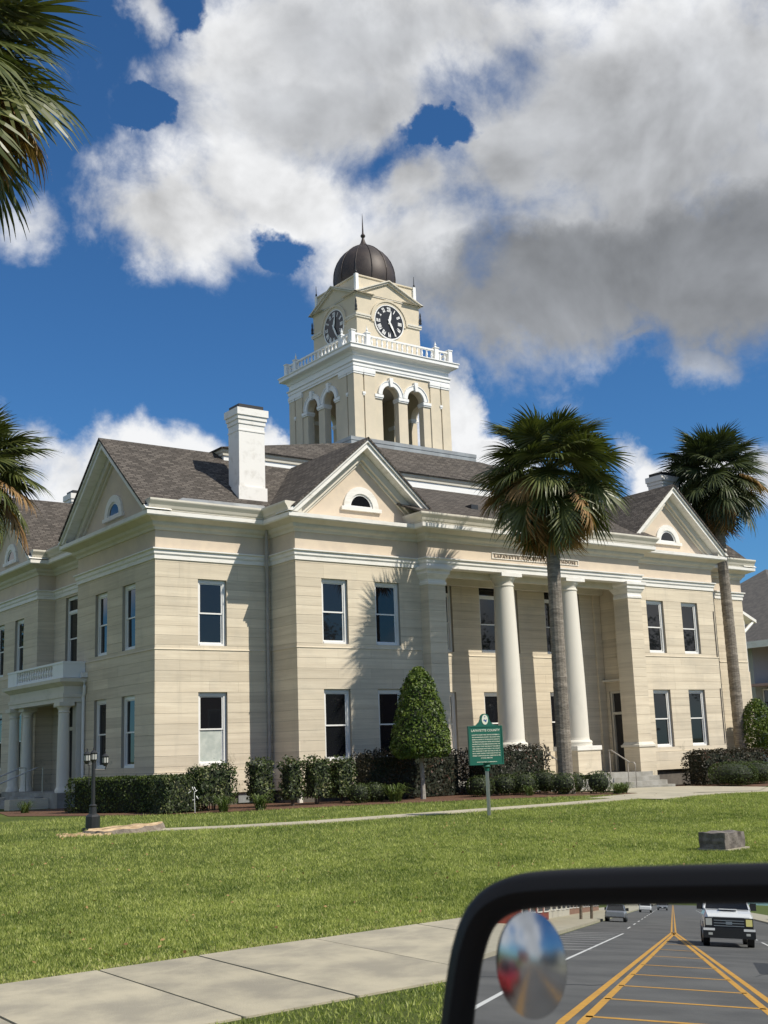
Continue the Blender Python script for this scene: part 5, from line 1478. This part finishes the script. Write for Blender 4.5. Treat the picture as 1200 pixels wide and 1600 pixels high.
# ------------------------------------------------------------------ neighbourhood
# house at the right edge
hs = empty('house', (66, 43, 0)); tag(hs, 'grey-roofed two-storey house with porches at the right edge of the photo', 'house')
def at(mb, name, m_, smooth=False): return at_parent(mb, name, m_, hs, smooth)
mb = MB(); mb.box(-5, 12, 2.2, 12, 0, 7.2); at(mb, 'wall', 'grey_blue_wall')
mb = MB()
e = [(-6, -1, 7.4), (14, -1, 7.4), (14, 13, 7.4), (-6, 13, 7.4)]; tt = [(2.5, 6, 13.0), (6, 6, 13.0)]
mb.face([e[0], e[1], tt[1], tt[0]]); mb.face([e[1], e[2], tt[1]]); mb.face([e[2], e[3], tt[0], tt[1]]); mb.face([e[3], e[0], tt[0]]); mb.face([e[0], e[3], e[2], e[1]]); at(mb, 'roof', 'grey_roof')
mb = MB(); mb.box(-6, 14, -1.05, -.9, 7.0, 7.4); mb.box(-6.05, -5.9, -.9, 13, 7.0, 7.4); at(mb, 'fascia', 'trim')
mb = MB(); mb.box(-6, 14, -1.2, -1.0, 4.7, 5.5); mb.box(-6, 14, -1.0, 2.2, 4.7, 4.85); at(mb, 'porch_beam', 'pink_trim')
mb = MB(); mb.box(-5.6, 13, -.9, 2.2, 2.7, 2.95); at(mb, 'porch_deck', 'trim')
for x in (-5.4, -2.6, .4, 3.4, 6.4, 9.4):
    mb = MB(); mb.box(x-.13, x+.13, -.85, -.6, 0, 4.7); at(mb, 'post', 'trim')
rl = MB(); rl.box(-5.4, 12, -.78, -.70, 3.85, 3.93)
rl = at(rl, 'railing', 'white_paint')
for i in range(60):
    x = -5.25+.28*i; mb = MB(); mb.box(x-.025, x+.025, -.76, -.72, 2.95, 3.85); at_parent(mb, 'baluster', 'white_paint', rl)
for x in (-3.8, -.8, 2.2, 5.2, 8):
    mb = MB(); mb.box(x-.6, x+.6, 2.12, 2.19, 3.4, 4.6); o = at(mb, 'window', 'trim'); mb = MB(); mb.box(x-.5, x+.5, 2.09, 2.12, 3.5, 4.5); at_parent(mb, 'pane', 'pane', o)
    mb = MB(); mb.box(x-.6, x+.6, 2.12, 2.19, .6, 2.2); o = at(mb, 'window', 'trim'); mb = MB(); mb.box(x-.5, x+.5, 2.09, 2.12, .7, 2.1); at_parent(mb, 'pane', 'pane', o)


def car(x, y, ang, body, label, truck=False, z=-.12, s=1.):
    t = empty('pickup_truck' if truck else 'parked_car', (x, y, z), ang); tag(t, label, 'pickup truck' if truck else 'car', 'cars on the street' if not truck else None); t.scale = (s, s, s*1.12 if truck else s)
    # local: +x forward
    if truck:
        secs = [(-2.75, .55, 1.12, .93), (-2.7, .5, 1.18, .97), (-.95, .5, 1.20, .99), (-.9, .5, 1.24, .99), (.95, .5, 1.26, .98), (1.3, .5, 1.27, .97), (2.3, .5, 1.22, .96), (2.62, .52, 1.14, .93), (2.74, .58, 1.02, .88)]
        cab = [(-.95, 1.2, .92), (-.80, 1.78, .76), (.30, 1.82, .76), (1.15, 1.26, .90)]; wr, wx = .42, (-1.75, 1.75)
    else:
        secs = [(-2.25, .45, .80, .80), (-2.15, .35, .92, .86), (-1.2, .32, .96, .9), (1.0, .32, .92, .9), (1.95, .33, .80, .87), (2.2, .4, .66, .76)]
        cab = [(-1.75, .93, .80), (-.95, 1.40, .66), (.25, 1.42, .66), (1.15, .92, .80)]; wr, wx = .33, (-1.35, 1.35)
    mb = MB(); rings = []
    for X, zb, zt, hw in secs:
        rings.append([mb.vert(p) for p in ((X, -hw*.96, zb), (X, -hw, zb+.15), (X, -hw, zt-.18), (X, -hw*.90, zt), (X, hw*.90, zt), (X, hw, zt-.18), (X, hw, zb+.15), (X, hw*.96, zb))])
    for a, b in zip(rings, rings[1:]):
        for j in range(8): mb.f.append([a[j], a[(j+1) % 8], b[(j+1) % 8], b[j]]); mb.t.append(.5)
    mb.f.append(rings[0]); mb.f.append(rings[-1][::-1]); mb.t += [.5, .5]
    at_parent(mb, 'body', body, t)
    mb = MB(); R_ = [[mb.vert(p) for p in ((X, -hw, zz), (X, hw, zz))] for X, zz, hw in cab]
    for a, b in zip(R_, R_[1:]): mb.f.append([a[0], b[0], b[1], a[1]]); mb.t.append(.5)
    mb.f.append([r[0] for r in R_]); mb.f.append([r[1] for r in R_][::-1]); mb.t += [.5, .5]
    g_ = at_parent(mb, 'glasshouse', 'windshield', t)
    mb = MB(); mb.box(cab[1][0]-.02, cab[2][0]+.02, -cab[1][2]-.01, cab[1][2]+.01, cab[1][1]-.03, cab[1][1]+.05)
    for sy in (-1, 1):
        for q in ((cab[2], cab[3]), (cab[1], cab[0])):
            mb.tube([(q[0][0], sy*q[0][2], q[0][1]), (q[1][0], sy*q[1][2], q[1][1])], .045, 5)
        mb.tube([((cab[1][0]+cab[2][0])/2, sy*cab[1][2]*1.01, cab[1][1]), ((cab[1][0]+cab[2][0])/2, sy*cab[0][2]*1.01, cab[0][1])], .04, 5)
    at_parent(mb, 'roof', body, t)
    for X in wx:
        for sy in (-1, 1):
            hwid = .86 if truck else .78
            mb = MB(); yy = sy*hwid
            n = 18
            for yo in ((yy-.12, yy+.13),):
                A = [(X+wr*math.cos(2*PI*i/n), wr+wr*math.sin(2*PI*i/n)) for i in range(n)]; mb.prism(A, yo[0], yo[1])
            w_ = at_parent(mb, 'wheel', 'rubber', t)
            mb = MB(); A = [(X+wr*.6*math.cos(2*PI*i/10), wr+wr*.6*math.sin(2*PI*i/10)) for i in range(10)]; mb.prism(A, yy-.14, yy+.15); at_parent(mb, 'rim', 'steel', w_)
    fx = secs[-1][0]; hw = secs[-1][3]
    mb = MB()
    if truck: mb.box(fx-.10, fx+.03, -.60, .60, .62, 1.0);  mb.box(fx-.30, fx+.12, -1.0, 1.0, .30, .62); mb.box(fx-.12, fx+.024, -.93, -.60, .60, .99); mb.box(fx-.12, fx+.024, .60, .93, .60, .99)
    else: mb.box(fx-.10, fx+.03, -.5, .5, .40, .58)
    gr = at_parent(mb, 'grille', 'black', t)
    if truck:
        mb = MB()
        for sy in (-1, 1): mb.box(fx+.115, fx+.13, min(sy*.55, sy*.99), max(sy*.55, sy*.99), .55, .63)
        at_parent(mb, 'bumper_trim', body, t)
        mb = MB()
        for zz in (.70, .79, .88): mb.box(fx+.03, fx+.045, -.58, .58, zz, zz+.025)
        mb.box(fx+.03, fx+.05, -.12, .12, .76, .86); at_parent(mb, 'grille_bar', 'steel', gr)
        mb = MB(); mb.box(1.2, 2.45, -.35, .35, 1.255, 1.285); at_parent(mb, 'hood_bulge', body, t)
        for sy in (-1, 1):
            mb = MB(); mb.box(fx+.115, fx+.13, sy*.72-.08, sy*.72+.08, .40, .48); at_parent(mb, 'fog_lamp', 'lamp_glass', t)
    for sy in (-1, 1):
        mb = MB()
        if truck: mb.box(fx-.12, fx+.036, sy*.77-.12, sy*.77+.12, .72, .95)
        else: mb.box(fx-.25, fx-.0, sy*.62-.13, sy*.62+.13, .56, .66)
        at_parent(mb, 'headlight', 'lamp_amber' if (truck and sy < 0) else 'lamp_glass', t)
        mb = MB(); mb.box(cab[3][0]-.35, cab[3][0]-.2, sy*(hw+.06), sy*(hw+.30), cab[3][1]+(-.02), cab[3][1]+.24); at_parent(mb, 'side_mirror', 'black', t)
    mb = MB(); mb.box(fx+.03, fx+.05 if not truck else fx+.115, -.15, .15, .46, .56); at_parent(mb, 'number_plate', 'white_paint', t)
    return t


car(72, 39.5, R(100), 'car_blue', 'dark blue car parked beyond the right end of the courthouse', z=0)
car(-52.5, -1.65, 0, 'car_white', 'white pickup truck with black grille following on the road in the mirror', True, s=1.)
car(-92, 4.6, R(180), 'car_silver', 'grey sedan nearest in the mirror beside the shops', s=.84)
car(-160, 3.9, R(180), 'car_white', 'small pale car far behind on the left of the yellow line in the mirror', s=.86)
car(-200, 2.1, R(0), 'car_silver', 'far grey car closest to the yellow line in the mirror', s=.86)


def shop(x0, x1, y0, y1, h, m_, label, face):
    """face: +1 shopfront on +Y side, -1 on -Y side"""
    t = empty('shop_building', ((x0+x1)/2, (y0+y1)/2, 0)); tag(t, label, 'shop')
    w, d = x1-x0, y1-y0; f = face; ys = d/2*f
    mb = MB(); mb.box(-w/2, w/2, -d/2, d/2, 0, h); at_parent(mb, 'wall', m_, t)
    mb = MB(); mb.box(-w/2-.05, w/2+.05, min(ys, ys+.15*f), max(ys, ys+.15*f), h-.5, h+.25); at_parent(mb, 'parapet', 'pale_wall', t)
    mb = MB(); mb.box(-w/2, w/2, min(ys, ys+1.6*f), max(ys, ys+1.6*f), 2.75, 2.95); at_parent(mb, 'awning', 'dark_iron' if m_ != 'brick_red' else 'brick_red', t)
    n = max(2, int(w/4))
    for i in range(n):
        x = -w/2+(i+.5)*w/n
        mb = MB(); mb.box(x-1.35, x+1.35, min(ys, ys+.06*f), max(ys, ys+.06*f), .5, 2.5); o = at_parent(mb, 'shop_window', 'trim', t)
        mb = MB(); mb.box(x-1.2, x+1.2, min(ys+.06*f, ys+.09*f), max(ys+.06*f, ys+.09*f), .6, 2.4); at_parent(mb, 'pane', 'pane', o)
        mb = MB(); mb.box(x-.5, x+.5, min(ys, ys+.06*f), max(ys, ys+.06*f), 3.7, 5.2); o = at_parent(mb, 'window', 'trim', t)
        mb = MB(); mb.box(x-.42, x+.42, min(ys+.06*f, ys+.09*f), max(ys+.06*f, ys+.09*f), 3.8, 5.1); at_parent(mb, 'pane', 'pane', o)


shop(-82, -66, 8.6, 22, 6.5, 'brick_red', 'red brick shop seen in the mirror past the parking bay', -1)
shop(-104, -83, 9.0, 24, 6.0, 'pale_wall', 'pale shop with awning beyond the red shop in the mirror', -1)
shop(-150, -106, 9.2, 26, 6.8, 'brick_brown', 'long brown brick shop row far back in the mirror', -1)
for i, (a, b, h, m_, lb) in enumerate([(-130, -92, 6, 'pale_wall', 'pale commercial building across the street far behind'), (-90, -60, 7, 'brick_brown', 'brown brick building across the street behind the truck'), (-56, -30, 5.5, 'pale_wall', 'low pale building across the street'),
                                       (-6, 22, 6.5, 'brick_brown', 'brown brick building facing the courthouse lawn'), (24, 48, 7.5, 'brick_red', 'red brick building facing the courthouse front'), (50, 86, 7, 'brick_brown', 'long brick building opposite the right end of the courthouse')]):
    shop(a, b, -34, -14, h, m_, lb, 1)


def tree(x, y, h, r, label, group='trees across the street', n=5000):
    t = empty('shade_tree', (x, y, 0)); tag(t, label, 'tree', group)
    mb = MB(); mb.tube([(0, 0, 0), (.1, 0, h*.3), (0, .1, h*.6)], [.28, .2, .1], 8)
    for k in range(5): a = k*1.3; mb.tube([(0, 0, h*.35), (r*.5*math.cos(a), r*.5*math.sin(a), h*.68)], [.12, .04], 6)
    at_parent(mb, 'trunk', 'bark', t)
    cs = rng.normal(0, 1, (26, 3)); cs /= np.linalg.norm(cs, axis=1)[:, None]; cs *= (rng.uniform(.4, .85, 26))[:, None]
    k = rng.integers(0, 26, n); q = rng.normal(0, 1, (n, 3)); q /= np.linalg.norm(q, axis=1)[:, None]
    P = (cs[k]+q*.36*rng.uniform(.6, 1, n)[:, None])*np.array([r, r, h*.36]); P[:, 2] += h*.66
    V, F = leaves(P, q, .16, .7, .6); np_mesh('crown', V, F, tones(P, .8), 'tree_leaf', t)


for i, (x, y, h, r) in enumerate([(30, -11.6, 12, 4.6), (46, -11.5, 13, 5), (62, -12, 13, 5), (15, -12, 10, 4), (80, -11, 14, 5.5), (98, -12, 14, 5.5)]):
    tree(x, y, h, r, ['leafy street tree across the road facing the portico', 'leafy street tree across the road facing the right pavilion', 'leafy street tree across the road right of the right pavilion', 'smallest street tree across the road behind the camera', 'tall street tree across the road past the grey-roofed house', 'farthest and tallest street tree across the road'][i])
for (x, y, h, r, lb) in [(1, 50, 13, 6, 'spreading oak west of the courthouse nearest the side entrance'), (-9, 62, 14, 7, 'largest spreading oak west of the courthouse'), (7, 74, 13, 6, 'spreading oak northwest of the courthouse')]:
    tree(x, y, h, r, lb, 'oaks west of the courthouse', 6000)
for (x, y, h, r, lb) in [(58, 60, 9, 4.5, 'broad green tree behind the courthouse, left of the grey-roofed house'), (84, 62, 10, 5, 'broad green tree behind the grey-roofed house')]:
    tree(x, y, h, r, lb, 'trees behind the courthouse', 5000)
# utility poles and wires
poles = [(88, 14.0), (52, 64), (-68, 6.3)]
def pole(x, y, h, lb):
    t = empty('utility_pole', (x, y, 0)); tag(t, lb, 'utility pole')
    mb = MB(); mb.tube([(0, 0, 0), (0, 0, h)], [.11, .09], 8); at_parent(mb, 'pole', 'stem', t)
    mb = MB(); mb.box(-1, 1, -.06, .06, h-.7, h-.58); at_parent(mb, 'crossarm', 'stem', t)
pole(-92, 6.4, 8, 'brown wooden pole on the pavement by the red shop in the mirror')
pole(-88, 6.9, 7, 'thinner pole just behind the first one by the red shop in the mirror')
pole(52, 68, 10.5, 'wooden pole hidden behind the courthouse carrying three wires')
pole(108, 30, 13, 'wooden pole beyond the right edge carrying three wires')
for k, dz in enumerate((0, .8, 1.6)):
    mb = MB(); pts = []
    for i in range(13):
        s = i/12; pts.append((52+(108-52)*s, 68+(30-68)*s, 9.9+dz*.9+(12.4-9.9)*s-1.0*4*s*(1-s)))
    mb.tube(pts, .022, 4)
    tag(mb.build('power_line', 'black', center=True), ['lowest', 'middle', 'highest'][k]+' of the three thin wires crossing the sky at the right edge', 'wire', 'power lines at the right edge')

# ------------------------------------------------------------------ car wing mirror
_inc = rayw(1051, 1405).normalized(); _ref = Vector((-1, 0, 0)); MN = (_ref-_inc).normalized()
P0 = CAM+_inc*.75
MV = (Vector((0, 0, 1))-MN*MN.z).normalized(); MU = (-MN).cross(MV).normalized()


def to_plane(px, py):
    d = rayw(px, py); t = (P0-CAM).dot(MN)/d.dot(MN); q = CAM+d*t-P0; return (q.dot(MU), q.dot(MV))


ctrl = [(735, 1600), (742, 1545), (752, 1490), (770, 1445), (805, 1421), (860, 1413), (1000, 1409), (1200, 1407), (1380, 1409), (1470, 1420), (1515, 1455), (1530, 1540), (1532, 1680), (1518, 1800), (1480, 1870), (1400, 1905), (1200, 1920), (950, 1918), (810, 1900), (752, 1855), (728, 1770), (728, 1680)]
cp_ = [Vector(to_plane(*c)) for c in ctrl]; loop = []
for i in range(len(cp_)):
    p0, p1, p2, p3 = cp_[i-1], cp_[i], cp_[(i+1) % len(cp_)], cp_[(i+2) % len(cp_)]
    for k in range(6):
        t = k/6; loop.append(.5*((2*p1)+(-p0+p2)*t+(2*p0-5*p1+4*p2-p3)*t*t+(-p0+3*p1-3*p2+p3)*t**3))
nl = len(loop)
nrm = []
for i in range(nl):
    e = (loop[(i+1) % nl]-loop[i-1]).normalized(); nn = Vector((-e.y, e.x)); nrm.append(nn)
cen = sum(loop, Vector((0, 0)))/nl
if (loop[0]-cen).dot(nrm[0]) < 0: nrm = [-v for v in nrm]
wm = empty('wing_mirror', tuple(P0)); tag(wm, 'black door mirror of the car close up at the lower right, reflecting the street', 'car mirror')


def ring3(off, dn, scl=1.):
    out = []
    for p, nn in zip(loop, nrm):
        q = cen+(p-cen)*scl+nn*off; v = MU*q.x+MV*q.y+MN*dn; out.append(tuple(v))
    return out


mb = MB()
# the side that fills the lower centre of the photo: rim, then shell bulging forward
rg = [ring3(-.002, .0), ring3(-.001, .004), ring3(.003, .010), ring3(.009, .0125), ring3(.0155, .010), ring3(.0195, .004), ring3(.0205, -.006), ring3(.0195, -.020), ring3(.008, -.042), ring3(0, -.060, .92), ring3(0, -.075, .75), ring3(0, -.083, .45), ring3(0, -.085, .1)]
ids = [[mb.vert(p) for p in r_] for r_ in rg]
for a, b in zip(ids, ids[1:]):
    for j in range(nl): mb.f.append([a[j], a[(j+1) % nl], b[(j+1) % nl], b[j]]); mb.t.append(.5)
mb.f.append(ids[-1]); mb.t.append(.5)
o = mb.build('housing', 'mirror_plastic', smooth=True); o.parent = wm
mb = MB(); mb.f.append([mb.vert(p) for p in ring3(-.001, .0005)]); mb.t.append(.5); o = mb.build('mirror_glass', 'mirror_glass'); o.parent = wm
# stick-on convex spot mirror
c2 = Vector(to_plane(830, 1507)); mb = MB(); Rm = .0285; sag = .0042; K = 12; nseg_ = 40; ids = []
for k in range(K+1):
    r_ = Rm*k/K; dn = .0007+sag*(1-(k/K)**2)
    if k == 0: ids.append([mb.vert(tuple(MU*c2.x+MV*c2.y+MN*dn))]*nseg_)
    else: ids.append([mb.vert(tuple(MU*(c2.x+.86*r_*math.cos(2*PI*i/nseg_))+MV*(c2.y+1.12*r_*math.sin(2*PI*i/nseg_))+MN*dn)) for i in range(nseg_)])
for k in range(K):
    for j in range(nseg_):
        a, b = ids[k], ids[k+1]
        mb.f.append([a[j], b[j], b[(j+1) % nseg_]] if k == 0 else [a[j], b[j], b[(j+1) % nseg_], a[(j+1) % nseg_]]); mb.t.append(.5)
o = mb.build('spot_mirror', 'spot_mirror_glass', smooth=True); o.parent = wm
# stalk towards the door
mb = MB(); q = cen; a = MU*(q.x+.12)+MV*(q.y-.05)-MN*.04; mb.tube([tuple(a), tuple(a+Vector((.02, -.16, -.06))), tuple(a+Vector((0, -.34, -.12)))], [.035, .03, .045], 10); o = mb.build('arm', 'mirror_plastic', smooth=True); o.parent = wm
car(-5.2, 3.6, R(180), 'car_red', 'red car in the far lane, glimpsed as a red patch in the round spot mirror')

# normals of hand-built meshes made consistent
import bmesh
for me in bpy.data.meshes:
    if me.name.startswith(('foliage', 'frond', 'crown', 'grass', 'lettering', 'spot', 'mirror_glass', 'baluster')) or len(me.polygons) > 20000: continue
    bm = bmesh.new(); bm.from_mesh(me); bmesh.ops.recalc_face_normals(bm, faces=bm.faces); bm.to_mesh(me); bm.free()
